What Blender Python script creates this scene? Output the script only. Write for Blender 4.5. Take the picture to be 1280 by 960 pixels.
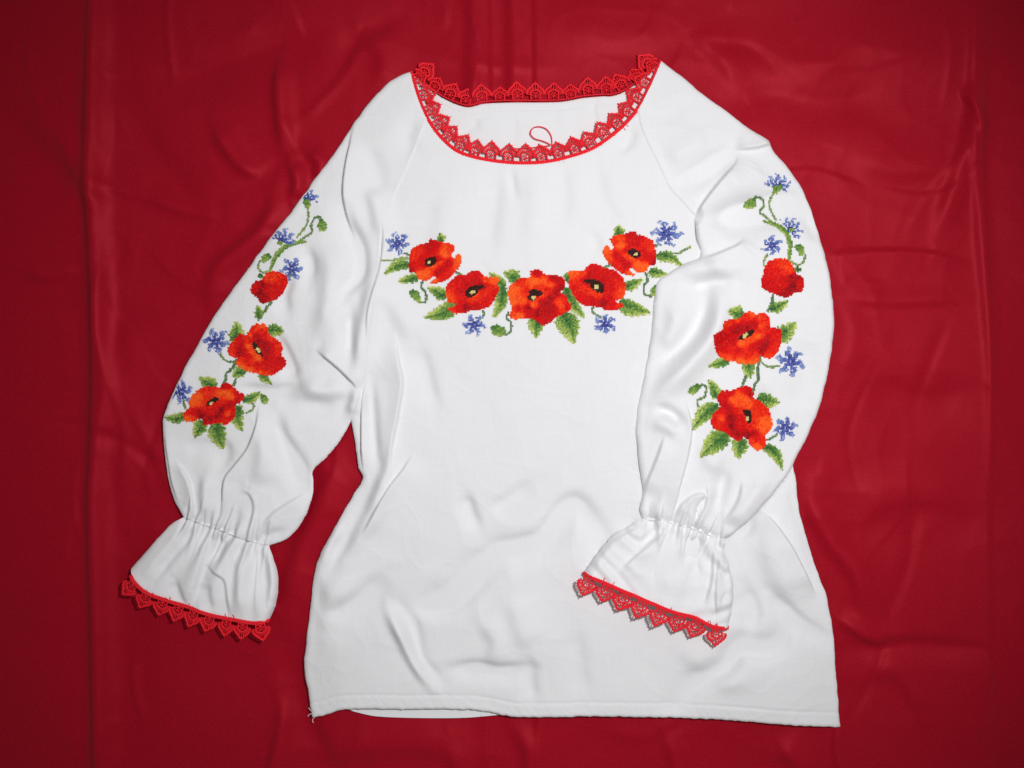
import bpy, math, random
import numpy as np
from mathutils import Matrix, Vector

# ------------------------------------------------------------------ scene, camera, light
for o in list(bpy.data.objects):
    bpy.data.objects.remove(o)
sc = bpy.context.scene
COL = sc.collection
S = 1.0 / 1280.0          # one photo pixel on the cloth = 0.78 mm
HC = 1450.0               # camera height in the same unit

cam = bpy.data.cameras.new("camera")
cam_o = bpy.data.objects.new("camera", cam)
COL.objects.link(cam_o)
cam_o.location = (0, 0, HC * S)
cam_o.rotation_euler = (0, 0, 0)
cam.sensor_fit = 'HORIZONTAL'
cam.angle = 2 * math.atan(640.0 / HC)
cam.clip_start = 0.01
cam.clip_end = 50
sc.camera = cam_o

world = bpy.data.worlds.new("World")
sc.world = world
world.use_nodes = True
bg = world.node_tree.nodes['Background']
bg.inputs['Color'].default_value = (1.0, 0.97, 0.95, 1)
bg.inputs['Strength'].default_value = 0.25

# the camera's flash, up and to the side of the lens
fl = bpy.data.lights.new("flash", 'SPOT')
fl.energy = 45
fl.spot_size = math.radians(66)
fl.spot_blend = 1.0
fl.shadow_soft_size = 0.036
fl.color = (1.0, 0.985, 0.975)
fl_o = bpy.data.objects.new("flash", fl)
COL.objects.link(fl_o)
fl_o.location = (0.28, 0.20, 1.15)
fl_o.rotation_euler = (Vector((0.045, 0.01, 0)) - fl_o.location).to_track_quat('-Z', 'Y').to_euler()

vs = sc.view_settings
vs.view_transform = 'Standard'
vs.look = 'None'
vs.exposure = 0.0
vs.gamma = 1.0
vs.use_curve_mapping = False
sc.render.engine = 'CYCLES'
sc.cycles.max_bounces = 6

# ------------------------------------------------------------------ helpers
def lin(c):
    out = []
    for v in c:
        v = v / 255.0
        out.append(v / 12.92 if v <= 0.04045 else ((v + 0.055) / 1.055) ** 2.4)
    return out

def smoothstep(x):
    x = np.clip(x, 0, 1)
    return x * x * (3 - 2 * x)

def spline(pts, step=4.0, closed=False):
    """Catmull-Rom through the measured points, resampled evenly."""
    P = np.asarray(pts, float)
    n = len(P)
    if n == 2 and not closed:
        m = max(2, int(np.hypot(*(P[1] - P[0])) / step) + 1)
        return P[0] + (P[1] - P[0]) * np.linspace(0, 1, m)[:, None]
    out = []
    segs = n if closed else n - 1
    for i in range(segs):
        if closed:
            a, b, c, d = P[(i - 1) % n], P[i], P[(i + 1) % n], P[(i + 2) % n]
        else:
            a = P[i - 1] if i > 0 else 2 * P[0] - P[1]
            b, c = P[i], P[i + 1]
            d = P[i + 2] if i + 2 < n else 2 * P[-1] - P[-2]
        # centripetal-ish: limit tangents so that uneven spacing does not loop
        lb = np.linalg.norm(c - b)
        t1 = (c - a); t1 = t1 / (np.linalg.norm(t1) + 1e-9) * lb
        t2 = (d - b); t2 = t2 / (np.linalg.norm(t2) + 1e-9) * lb
        m = max(1, int(math.ceil(lb / step)))
        for k in range(m):
            t = k / m
            h00 = 2*t**3 - 3*t**2 + 1; h10 = t**3 - 2*t**2 + t
            h01 = -2*t**3 + 3*t**2;    h11 = t**3 - t**2
            out.append(h00*b + h10*t1*0.9 + h01*c + h11*t2*0.9)
    if not closed:
        out.append(P[-1])
    return np.array(out)

def poly_eval(P, X, Y, cap):
    """distance (capped), arclength, side and nearest-foot for every point; side > 0 is right of travel on screen."""
    n = X.size
    D2 = np.full(n, cap * cap, np.float64)
    AL = np.zeros(n); SD = np.zeros(n)
    L = np.concatenate([[0], np.cumsum(np.hypot(*(P[1:] - P[:-1]).T))])
    for c0 in range(0, len(P) - 1, 6):
        c1 = min(len(P) - 1, c0 + 6)
        Q = P[c0:c1 + 1]
        m = np.nonzero((X > Q[:, 0].min() - cap) & (X < Q[:, 0].max() + cap) &
                       (Y > Q[:, 1].min() - cap) & (Y < Q[:, 1].max() + cap))[0]
        if m.size == 0:
            continue
        x = X[m]; y = Y[m]
        d2 = D2[m]; al = AL[m]; sd = SD[m]
        for k in range(c0, c1):
            ax, ay = P[k]; dx, dy = P[k + 1] - P[k]
            l2 = dx * dx + dy * dy
            if l2 < 1e-12:
                continue
            t = np.clip(((x - ax) * dx + (y - ay) * dy) / l2, 0, 1)
            ex = x - ax - t * dx; ey = y - ay - t * dy
            q = ex * ex + ey * ey
            b = q < d2
            d2 = np.where(b, q, d2)
            al = np.where(b, L[k] + t * (L[k + 1] - L[k]), al)
            sd = np.where(b, np.sign(dx * ey - dy * ex), sd)
        D2[m] = d2; AL[m] = al; SD[m] = sd
    return np.sqrt(D2), AL, SD, L[-1]

def capdist(lines, X, Y, cap):
    d = np.full(X.size, cap, float)
    for P in lines:
        d = np.minimum(d, poly_eval(P, X, Y, cap)[0])
    return d

def rnd(d, R):
    u = 1 - np.clip(d / R, 0, 1)
    return np.sqrt(np.clip(1 - u * u, 0, 1))

_lat = {}
def vnoise(X, Y, seed):
    """gradient noise, about -1..1"""
    if seed not in _lat:
        a = np.random.RandomState(seed).rand(256, 256) * 2 * math.pi
        _lat[seed] = (np.cos(a), np.sin(a))
    GX, GY = _lat[seed]
    # turned off the axes so that no lattice lines up with the weave
    X, Y = 0.8 * X - 0.6 * Y + 0.37 * seed, 0.6 * X + 0.8 * Y + 0.71 * seed
    xi = np.floor(X).astype(int); yi = np.floor(Y).astype(int)
    fx = X - xi; fy = Y - yi
    u = fx*fx*fx*(fx*(fx*6-15)+10); v = fy*fy*fy*(fy*(fy*6-15)+10)
    def g(a, b):
        ii, jj = (xi + a) & 255, (yi + b) & 255
        return GX[ii, jj] * (fx - a) + GY[ii, jj] * (fy - b)
    return 1.5 * ((g(0,0)*(1-u)+g(1,0)*u)*(1-v) + (g(0,1)*(1-u)+g(1,1)*u)*v)

def box_blur(A, n):
    k = 2 * n + 1
    for ax in (0, 1):
        P = np.pad(A, [(n + 1, n) if a == ax else (0, 0) for a in (0, 1)], mode='edge')
        C = np.cumsum(P, axis=ax)
        A = (np.take(C, range(k, C.shape[ax]), ax) - np.take(C, range(0, C.shape[ax] - k), ax)) / k
    return A

# ---- folds: ('v', pts, amp, width) soft ridge/valley ; ('s', pts, amp, highside, decay) sharp tuck, high on one side
class Folds:
    def __init__(self, items, gain=1.0, vgain=None, vwide=1.0):
        vgain = gain if vgain is None else vgain
        self.items = []
        for it in items:
            P = spline(it[1], 5.0)
            if it[0] == 'v':
                k = len(P) // 2
                t = P[min(k + 1, len(P) - 1)] - P[max(k - 1, 0)]
                sgn = 1.0 if t[0] * -0.6 - t[1] * 0.8 > 0 else -1.0       # +: right of travel is the lamp's side
                self.items.append(('v', P, it[2] * vgain, it[3] * vwide, it[4] if len(it) > 4 else 0.3, sgn if it[2] < 0 else -sgn))
            else:
                hx, hy = it[3]
                k = len(P) // 2
                t = P[min(k + 1, len(P) - 1)] - P[max(k - 1, 0)]
                sgn = 1.0 if t[0] * hy - t[1] * hx > 0 else -1.0
                self.items.append(('s', P, it[2] * gain, sgn, it[4], it[5] if len(it) > 5 else 1.8))
    def soften(self, x0, y0, x1, y1, g=2.0, n=2):
        """soft folds go through a blurred grid, so that bends in their lines leave no kinks"""
        gx = np.arange(x0, x1 + g, g); gy = np.arange(y0, y1 + g, g)
        GX, GY = np.meshgrid(gx, gy)
        soft = Folds([]); soft.items = [i for i in self.items if i[0] == 'v']
        A = soft(GX.ravel(), GY.ravel()).reshape(GX.shape)
        for _ in range(3): A = box_blur(A, n)
        self.items = [i for i in self.items if i[0] != 'v']
        self.grid = (gx[0], gy[0], g, A)
        return self
    def __call__(self, X, Y):
        Z = np.zeros(X.size)
        if getattr(self, 'grid', None):
            gx0, gy0, g, A = self.grid
            u = np.clip((X - gx0) / g, 0, A.shape[1] - 1.001); v = np.clip((Y - gy0) / g, 0, A.shape[0] - 1.001)
            i = u.astype(int); j = v.astype(int); fu = u - i; fv = v - j
            Z += (A[j, i]*(1-fu) + A[j, i+1]*fu)*(1-fv) + (A[j+1, i]*(1-fu) + A[j+1, i+1]*fu)*fv
        for it in self.items:
            if it[0] == 'v':
                _, P, amp, w, tp, sgn = it
                cap = w * 3.6
                d, s, sd, L = poly_eval(P, X, Y, cap)
                w = np.where(sd * sgn > 0, w * 0.8, w * 1.6)
                m = d < cap * 0.999
                tl = max(L * tp, 6)
                t = smoothstep(np.minimum(s, L - s) / tl)
                Z[m] += (amp * np.exp(-(d / w) ** 2) * (0.25 + 0.75 * t))[m] * smoothstep((cap - d[m]) / (cap * 0.4))
            else:
                _, P, amp, sgn, dec, w = it
                cap = dec * 2.6
                d, s, sd, L = poly_eval(P, X, Y, cap)
                m = d < cap * 0.999
                u = d * sd * sgn
                tl = max(L * 0.28, 8)
                t = smoothstep(np.minimum(s, L - s) / tl)
                up = smoothstep((u + w) / (2 * w))
                z = amp * t * up * np.exp(-(np.clip(u, 0, None) / dec) ** 1.4) * smoothstep((cap - d) / (cap * 0.4))
                Z[m] += z[m]
        return Z

def gather(P, X, Y, amp, Lup, seed, pinch=3.0):
    """elastic gather: irregular pleats fanning from a stitched line"""
    cap = Lup * 2.5
    d, s, sd, L = poly_eval(P, X, Y, cap)
    m = d < cap * 0.999
    w = s + 0.10 * d * np.sin(s * 0.21 + seed)
    p = 1.0 * vnoise(w / 6.0, 0 * s + 3.3 + seed, 71 + seed) + 1.1 * vnoise(w / 11.0, 0 * s + 1.7, 72 + seed)
    p = np.sign(p) * np.abs(p) ** 0.8
    near = vnoise(w / 3.2, 0 * s + 0.4, 73 + seed)
    z = amp * p * np.exp(-d / Lup) * smoothstep(d / 3.0 + 0.35) + 2.6 * near * np.exp(-(d / 7) ** 2) - pinch * np.exp(-(d / 5.5) ** 2)
    return np.where(m, z * smoothstep((cap - d) / (cap * 0.4)), 0)

# ---- meshes
def mesh_np(name, V, F, mat, parent=None, smooth=True, colors=None, center=False):
    V = np.asarray(V, np.float64)
    me = bpy.data.meshes.new(name)
    loc = (0, 0, 0)
    if center:
        c = V.mean(0); loc = tuple(c); V = V - c
    F = np.asarray(F, np.int32)
    me.vertices.add(len(V)); me.vertices.foreach_set('co', V.astype(np.float32).ravel())
    me.loops.add(F.size); me.loops.foreach_set('vertex_index', F.ravel())
    me.polygons.add(len(F))
    k = F.shape[1]
    me.polygons.foreach_set('loop_start', np.arange(0, F.size, k, dtype=np.int32))
    me.polygons.foreach_set('loop_total', np.full(len(F), k, np.int32))
    me.update(calc_edges=True)
    me.polygons.foreach_set('use_smooth', np.full(len(F), smooth, bool))
    if colors is not None:
        at = me.color_attributes.new('thread', 'FLOAT_COLOR', 'POINT')
        at.data.foreach_set('color', np.asarray(colors, np.float32).ravel())
    me.materials.append(mat)
    o = bpy.data.objects.new(name, me)
    COL.objects.link(o)
    o.location = loc
    if parent is not None:
        o.parent = parent
    return o

def W(X, Y, Z):
    return np.stack([(X - 640) * S, (480 - Y) * S, Z * S], -1)

def inside_poly(P, X, Y):
    """even-odd test"""
    r = np.zeros(X.shape, bool)
    m0 = (X > P[:, 0].min()) & (X < P[:, 0].max()) & (Y > P[:, 1].min()) & (Y < P[:, 1].max())
    idx = np.nonzero(m0.ravel())[0]
    x = X.ravel()[idx]; y = Y.ravel()[idx]
    ins = np.zeros(x.size, bool)
    Q = np.roll(P, -1, 0)
    for (x0, y0), (x1, y1) in zip(P, Q):
        if y0 == y1:
            continue
        c = (y0 > y) != (y1 > y)
        ins ^= c & (x < (x1 - x0) * (y - y0) / (y1 - y0) + x0)
    r.ravel()[idx] = ins
    return r

def sheet_arrays(poly, zfunc, g=1.25):
    x0, y0 = poly.min(0) - 2 * g; x1, y1 = poly.max(0) + 2 * g
    nx = int((x1 - x0) / g) + 2; ny = int((y1 - y0) / g) + 2
    X, Y = np.meshgrid(x0 + np.arange(nx) * g, y0 + np.arange(ny) * g)
    # scanline fill
    ins = np.zeros(X.shape, bool)
    Q = np.roll(poly, -1, 0)
    for j in range(ny):
        y = Y[j, 0]
        c = (poly[:, 1] > y) != (Q[:, 1] > y)
        if not c.any():
            continue
        a = poly[c]; b = Q[c]
        xs = np.sort(a[:, 0] + (y - a[:, 1]) * (b[:, 0] - a[:, 0]) / (b[:, 1] - a[:, 1]))
        for k in range(0, len(xs) - 1, 2):
            ins[j] |= (X[j] > xs[k]) & (X[j] < xs[k + 1])
    near = np.zeros_like(ins)
    for dj in (-1, 0, 1):
        for di in (-1, 0, 1):
            near |= np.roll(np.roll(ins, dj, 0), di, 1) != ins
    idx = np.nonzero(near.ravel())[0]
    xs = X.ravel()[idx]; ys = Y.ravel()[idx]
    C = np.vstack([poly, poly[:1]])
    best = np.full(idx.size, 1e9); fx = xs.copy(); fy = ys.copy()
    for k in range(len(C) - 1):
        ax, ay = C[k]; dx, dy = C[k + 1] - C[k]
        l2 = dx*dx + dy*dy
        if l2 < 1e-12: continue
        m = np.nonzero((xs > min(ax, ax+dx) - 3*g) & (xs < max(ax, ax+dx) + 3*g) & (ys > min(ay, ay+dy) - 3*g) & (ys < max(ay, ay+dy) + 3*g))[0]
        if m.size == 0: continue
        t = np.clip(((xs[m]-ax)*dx + (ys[m]-ay)*dy)/l2, 0, 1)
        px = ax + t*dx; py = ay + t*dy
        q = np.hypot(xs[m]-px, ys[m]-py)
        b = q < best[m]
        mb = m[b]
        best[mb] = q[b]; fx[mb] = px[b]; fy[mb] = py[b]
    keep = ins.copy()
    kr = keep.ravel()
    out_near = ~ins.ravel()[idx] & (best < 0.72 * g)
    kr[idx[out_near]] = True
    snap = out_near | (ins.ravel()[idx] & (best < 0.42 * g))
    Xr = X.ravel(); Yr = Y.ravel()
    Xr[idx[snap]] = fx[snap]; Yr[idx[snap]] = fy[snap]
    keep = kr.reshape(X.shape)
    q = keep[:-1, :-1] & keep[1:, :-1] & keep[:-1, 1:] & keep[1:, 1:]
    I = np.arange(nx * ny).reshape(ny, nx)
    F = np.stack([I[:-1, :-1][q], I[1:, :-1][q], I[1:, 1:][q], I[:-1, 1:][q]], -1)
    used = np.zeros(nx * ny, bool); used[F.ravel()] = True
    remap = np.cumsum(used) - 1
    Xu = Xr[used]; Yu = Yr[used]
    return W(Xu, Yu, zfunc(Xu, Yu)), remap[F]

def sheet(name, poly, zfunc, mat, parent, g=1.25):
    V, F = sheet_arrays(poly, zfunc, g)
    return mesh_np(name, V, F, mat, parent)

def tube(path, r, sides=5, closed=False):
    """tube round a 3-D path (pixel units); returns verts, quads"""
    P = np.asarray(path, float); n = len(P)
    R = np.broadcast_to(np.asarray(r, float), (n,))
    T = np.gradient(P, axis=0) if not closed else np.roll(P, -1, 0) - np.roll(P, 1, 0)
    T /= np.linalg.norm(T, axis=1)[:, None] + 1e-9
    up = np.array([0, 0, 1.0])
    A = np.cross(T, up)
    bad = np.linalg.norm(A, axis=1) < 1e-3
    A[bad] = (1, 0, 0)
    A /= np.linalg.norm(A, axis=1)[:, None]
    B = np.cross(A, T)
    ang = np.linspace(0, 2*math.pi, sides, endpoint=False)
    V = P[:, None] + R[:, None, None] * (np.cos(ang)[None, :, None]*A[:, None] + np.sin(ang)[None, :, None]*B[:, None])
    V = V.reshape(-1, 3)
    F = []
    m = n if closed else n - 1
    for i in range(m):
        j = (i + 1) % n
        for k in range(sides):
            l = (k + 1) % sides
            F.append((i*sides+k, i*sides+l, j*sides+l, j*sides+k))
    return V, np.array(F, np.int32)

class Bag:
    def __init__(self): self.V = []; self.F = []; self.n = 0
    def add(self, VF):
        V, F = VF
        self.V.append(V); self.F.append(F + self.n); self.n += len(V)
    def arrays(self): return np.vstack(self.V), np.vstack(self.F)

# ------------------------------------------------------------------ materials
def new_mat(name):
    m = bpy.data.materials.new(name); m.use_nodes = True
    nt = m.node_tree
    return m, nt, nt.nodes, nt.links, nt.nodes['Principled BSDF']

def mat_cotton():
    m, nt, N, L, b = new_mat('white_cotton')
    b.inputs['Base Color'].default_value = (0.79, 0.79, 0.805, 1)
    b.inputs['Roughness'].default_value = 0.85
    b.inputs['Specular IOR Level'].default_value = 0.25
    b.inputs['Sheen Weight'].default_value = 0.08
    tc = N.new('ShaderNodeTexCoord')
    # faint slub of the yarns
    mp = N.new('ShaderNodeMapping'); mp.inputs['Scale'].default_value = (60, 900, 60)
    mp2 = N.new('ShaderNodeMapping'); mp2.inputs['Scale'].default_value = (900, 60, 60)
    n1 = N.new('ShaderNodeTexNoise'); n1.inputs['Scale'].default_value = 1.0; n1.inputs['Detail'].default_value = 2
    n2 = N.new('ShaderNodeTexNoise'); n2.inputs['Scale'].default_value = 1.0; n2.inputs['Detail'].default_value = 2
    n3 = N.new('ShaderNodeTexNoise'); n3.inputs['Scale'].default_value = 38; n3.inputs['Detail'].default_value = 5
    L.new(tc.outputs['Object'], mp.inputs['Vector']); L.new(tc.outputs['Object'], mp2.inputs['Vector'])
    L.new(mp.outputs['Vector'], n1.inputs['Vector']); L.new(mp2.outputs['Vector'], n2.inputs['Vector'])
    L.new(tc.outputs['Object'], n3.inputs['Vector'])
    mx = N.new('ShaderNodeMix'); mx.data_type = 'RGBA'
    mx.inputs['A'].default_value = (0.776, 0.784, 0.812, 1); mx.inputs['B'].default_value = (0.80, 0.808, 0.834, 1)
    L.new(mx.outputs['Result'], b.inputs['Base Color'])
    a = N.new('ShaderNodeMath'); a.operation = 'ADD'
    L.new(n1.outputs['Fac'], a.inputs[0]); L.new(n2.outputs['Fac'], a.inputs[1])
    bp = N.new('ShaderNodeBump'); bp.inputs['Strength'].default_value = 0.16; bp.inputs['Distance'].default_value = 0.0007
    L.new(a.outputs[0], bp.inputs['Height'])
    hf = N.new('ShaderNodeMapRange'); hf.inputs['From Min'].default_value = 0.7; hf.inputs['From Max'].default_value = 1.3
    L.new(a.outputs[0], hf.inputs['Value']); L.new(hf.outputs['Result'], mx.inputs['Factor'])
    bp2 = N.new('ShaderNodeBump'); bp2.inputs['Strength'].default_value = 0.14; bp2.inputs['Distance'].default_value = 0.004
    L.new(n3.outputs['Fac'], bp2.inputs['Height']); L.new(bp.outputs['Normal'], bp2.inputs['Normal'])
    L.new(bp2.outputs['Normal'], b.inputs['Normal'])
    return m

def mat_satin():
    m, nt, N, L, b = new_mat('red_satin')
    tc = N.new('ShaderNodeTexCoord')
    n1 = N.new('ShaderNodeTexNoise'); n1.inputs['Scale'].default_value = 800; n1.inputs['Detail'].default_value = 3; n1.inputs['Roughness'].default_value = 0.7
    n2 = N.new('ShaderNodeTexNoise'); n2.inputs['Scale'].default_value = 9; n2.inputs['Detail'].default_value = 4
    L.new(tc.outputs['Object'], n1.inputs['Vector']); L.new(tc.outputs['Object'], n2.inputs['Vector'])
    r = N.new('ShaderNodeValToRGB')
    r.color_ramp.elements[0].position = 0.3; r.color_ramp.elements[0].color = (0.25, 0.0024, 0.010, 1)
    r.color_ramp.elements[1].position = 0.75; r.color_ramp.elements[1].color = (0.41, 0.0044, 0.018, 1)
    L.new(n1.outputs['Fac'], r.inputs['Fac'])
    L.new(r.outputs['Color'], b.inputs['Base Color'])
    rr = N.new('ShaderNodeMapRange'); rr.inputs['To Min'].default_value = 0.44; rr.inputs['To Max'].default_value = 0.56
    L.new(n2.outputs['Fac'], rr.inputs['Value']); L.new(rr.outputs['Result'], b.inputs['Roughness'])
    b.inputs['Specular IOR Level'].default_value = 0.48
    b.inputs['Specular Tint'].default_value = (1.0, 0.13, 0.17, 1)
    b.inputs['Sheen Weight'].default_value = 0.05
    b.inputs['Sheen Tint'].default_value = (1.0, 0.25, 0.3, 1)
    bp = N.new('ShaderNodeBump'); bp.inputs['Strength'].default_value = 0.16; bp.inputs['Distance'].default_value = 0.0006
    L.new(n1.outputs['Fac'], bp.inputs['Height']); L.new(bp.outputs['Normal'], b.inputs['Normal'])
    return m

def mat_lace():
    m, nt, N, L, b = new_mat('red_lace_thread')
    b.inputs['Base Color'].default_value = (0.62, 0.006, 0.018, 1)
    b.inputs['Roughness'].default_value = 0.55
    b.inputs['Sheen Weight'].default_value = 0.04
    b.inputs['Specular IOR Level'].default_value = 0.3
    b.inputs['Sheen Tint'].default_value = (1, 0.4, 0.4, 1)
    tc = N.new('ShaderNodeTexCoord')
    n1 = N.new('ShaderNodeTexNoise'); n1.inputs['Scale'].default_value = 900; n1.inputs['Detail'].default_value = 2
    L.new(tc.outputs['Object'], n1.inputs['Vector'])
    r = N.new('ShaderNodeValToRGB')
    r.color_ramp.elements[0].position = 0.3; r.color_ramp.elements[0].color = (0.78, 0.006, 0.018, 1)
    r.color_ramp.elements[1].position = 0.75; r.color_ramp.elements[1].color = (0.95, 0.014, 0.032, 1)
    L.new(n1.outputs['Fac'], r.inputs['Fac']); L.new(r.outputs['Color'], b.inputs['Base Color'])
    bp = N.new('ShaderNodeBump'); bp.inputs['Strength'].default_value = 0.5; bp.inputs['Distance'].default_value = 0.0006
    L.new(n1.outputs['Fac'], bp.inputs['Height']); L.new(bp.outputs['Normal'], b.inputs['Normal'])
    return m

def mat_floss():
    m, nt, N, L, b = new_mat('embroidery_floss')
    at = N.new('ShaderNodeAttribute'); at.attribute_name = 'thread'
    L.new(at.outputs['Color'], b.inputs['Base Color'])
    b.inputs['Roughness'].default_value = 0.7
    b.inputs['Specular IOR Level'].default_value = 0.15
    return m

COTTON = mat_cotton(); SATIN = mat_satin(); LACE = mat_lace(); FLOSS = mat_floss()

# ------------------------------------------------------------------ the red cloth
CLOTH_FOLDS = Folds([
    # ironed-in crease down the left side
    ('s', [(97, -240), (98, 0), (99, 120), (101, 240), (103, 420), (106, 600), (108, 780), (110, 960), (112, 1200)], 1.5, (1, 0), 30, 7),
    ('v', [(118, -240), (117, 0), (113, 200), (118, 340), (122, 480), (118, 640), (121, 800), (124, 960), (126, 1200)], 9.0, 10, 0.02),
    ('v', [(128, 300), (124, 400), (135, 480), (126, 560)], 4.0, 9),
    ('v', [(60, 150), (85, 190), (105, 235), (140, 280)], 4, 12),
    # crease down the right side
    ('s', [(1243, -240), (1236, 0), (1230, 200), (1236, 340), (1240, 520), (1238, 700), (1240, 960), (1244, 1200)], 2.2, (-1, 0), 22, 3),
    ('v', [(1222, -100), (1216, 40), (1214, 170), (1226, 300), (1236, 440), (1240, 600)], 3.5, 7),
    # crease in the middle
    ('s', [(612, -240), (612, 0), (614, 200), (612, 500), (612, 1200)], 3.0, (-1, 0), 16, 3),
    ('v', [(590, -240), (592, 0), (590, 140)], 3.5, 11, 0.05),
    ('v', [(640, -240), (641, 0), (642, 140)], 3.5, 10, 0.05),
    ('s', [(667, -240), (667, 0), (669, 200), (670, 600), (670, 1200)], 2.6, (1, 0), 22, 3),
    # drapes, upper left
    ('v', [(352, 66), (348, 110), (352, 160), (356, 190)], 7, 9),
    ('v', [(268, 150), (280, 180), (305, 210), (330, 222)], 6, 10),
    ('v', [(345, 235), (342, 262), (325, 290), (300, 312), (272, 335), (262, 370)], 7, 11),
    ('v', [(364, 205), (372, 228), (366, 250)], 6, 7),
    ('v', [(385, 190), (400, 205), (396, 225)], 5, 8),
    ('v', [(170, 95), (250, 90), (330, 60), (420, 40)], -6, 22),
    ('v', [(150, 120), (190, 190), (240, 250), (300, 270)], -5, 26),
    ('v', [(0, 140), (60, 210), (100, 240)], -6, 24),
    ('v', [(180, 240), (225, 262), (280, 268)], 4, 14),
    ('v', [(20, 335), (60, 345), (105, 330)], 4, 9),
    ('v', [(200, 400), (160, 430), (150, 520), (158, 640)], 4, 22),
    # left of the blouse, below
    ('v', [(400, 560), (412, 600), (395, 650), (372, 700), (362, 790)], 6, 14),
    ('v', [(345, 860), (352, 900), (340, 960), (330, 1040)], 6, 9),
    ('v', [(375, 770), (372, 820), (385, 900), (420, 980)], -5, 16),
    ('v', [(180, 560), (160, 700), (170, 860), (150, 1000)], -3, 30),
    ('v', [(400, 940), (520, 930), (600, 945)], 4, 18),
    ('v', [(560, 925), (575, 980), (570, 1040)], 4, 12),
    ('v', [(640, 905), (660, 940), (656, 1020)], 5, 10),
    ('v', [(830, 910), (845, 960), (835, 1020)], 5, 12),
    ('v', [(960, 930), (1000, 960), (990, 1040)], 5, 13),
    ('v', [(1050, 890), (1046, 940), (1060, 1000)], 4, 8),
    # right side drapes
    ('s', [(1020, 318), (1090, 312), (1160, 314), (1225, 330)], 3.5, (0, 1), 26, 3),
    ('v', [(1215, 120), (1212, 160), (1196, 220), (1170, 300)], 6, 12),
    ('s', [(1195, 110), (1214, 140), (1222, 180)], 5, (1, 0), 14, 3),
    ('v', [(905, 130), (960, 120), (1040, 130), (1120, 110)], -4, 20),
    ('v', [(930, 60), (1000, 80), (1100, 60), (1200, 80)], 4, 26),
    ('v', [(1060, 190), (1120, 210), (1200, 205)], 4, 20),
    ('v', [(1040, 370), (1110, 376), (1210, 372)], 3, 10),
    ('v', [(1020, 600), (1015, 630), (1040, 680), (1070, 720), (1080, 780)], 6, 13),
    ('v', [(1045, 770), (1090, 800), (1120, 802)], 5, 8),
    ('v', [(1060, 810), (1140, 805), (1230, 812)], -4, 10),
    ('v', [(1060, 640), (1140, 620), (1220, 630)], 3, 18),
    ('v', [(1080, 470), (1150, 500), (1220, 490)], -3, 22),
    ('v', [(1080, 850), (1120, 840), (1160, 900)], 4, 14),
    ('v', [(860, 40), (900, 70), (925, 110)], 4, 14),
    ('v', [(700, 30), (760, 50), (840, 40)], 3, 18),
    ('v', [(450, 40), (480, 70), (470, 110)], 4, 14),
    ('v', [(420, 100), (440, 60), (500, 20)], -3, 12),
], 1.3)

def random_creases(n, seed):
    rs = random.Random(seed); out = []
    for _ in range(n):
        x, y = rs.uniform(-250, 1530), rs.uniform(-220, 1180)
        a = rs.choice([0, 90, 90]) + rs.gauss(0, 22); l = rs.uniform(50, 190)
        dx, dy = math.cos(math.radians(a)) * l, math.sin(math.radians(a)) * l
        b = rs.uniform(-0.18, 0.18)
        pts = [(x, y), (x + dx * .5 - dy * b, y + dy * .5 + dx * b), (x + dx, y + dy)]
        if rs.random() < 0.5:
            out.append(('s', pts, rs.uniform(0.7, 1.8), (rs.choice((-1, 1)), 0.3), rs.uniform(10, 26), rs.uniform(1.8, 3.5)))
        else:
            out.append(('v', pts, rs.uniform(0.8, 2.2) * rs.choice((-1, 1)), rs.uniform(3.5, 8)))
    return out
CREASES = Folds(random_creases(150, 4))
def cloth_z(X, Y):
    wx = X + 30 * vnoise(X / 140, Y / 140, 5); wy = Y + 30 * vnoise(X / 140 + 9, Y / 140, 6)
    z = 6.0 * vnoise(wx / 230, wy / 190, 1) + 2.0 * vnoise(wx / 110, wy / 95, 2)
    r = 1 - np.abs(vnoise(wx / 120, wy / 95, 3))
    z += 1.2 * r ** 4
    r2 = 1 - np.abs(vnoise(wx / 62 + 4, wy / 75, 4))
    z += 0.5 * r2 ** 5
    z += 0.12 * vnoise(X / 22, Y / 22, 7)
    return z * 0.8 + CLOTH_FOLDS(X, Y) + CREASES(X, Y)

cg = 3.2
cx = np.arange(-300, 1585, cg); cy = np.arange(-280, 1245, cg)
CX, CY = np.meshgrid(cx, cy)
CZ = cloth_z(CX.ravel(), CY.ravel()).reshape(CX.shape)

CB = CZ
for _ in range(3): CB = box_blur(CB, 11)

def cloth_s(X, Y):
    """cloth height looked up in the grid (what lies on it follows it)"""
    u = np.clip((X - cx[0]) / cg, 0, len(cx) - 1.001); v = np.clip((Y - cy[0]) / cg, 0, len(cy) - 1.001)
    i = u.astype(int); j = v.astype(int); fu = u - i; fv = v - j
    return (CB[j, i]*(1-fu) + CB[j, i+1]*fu)*(1-fv) + (CB[j+1, i]*(1-fu) + CB[j+1, i+1]*fu)*fv

I = np.arange(CX.size).reshape(CX.shape)
CF = np.stack([I[:-1, :-1], I[1:, :-1], I[1:, 1:], I[:-1, 1:]], -1).reshape(-1, 4)

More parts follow.
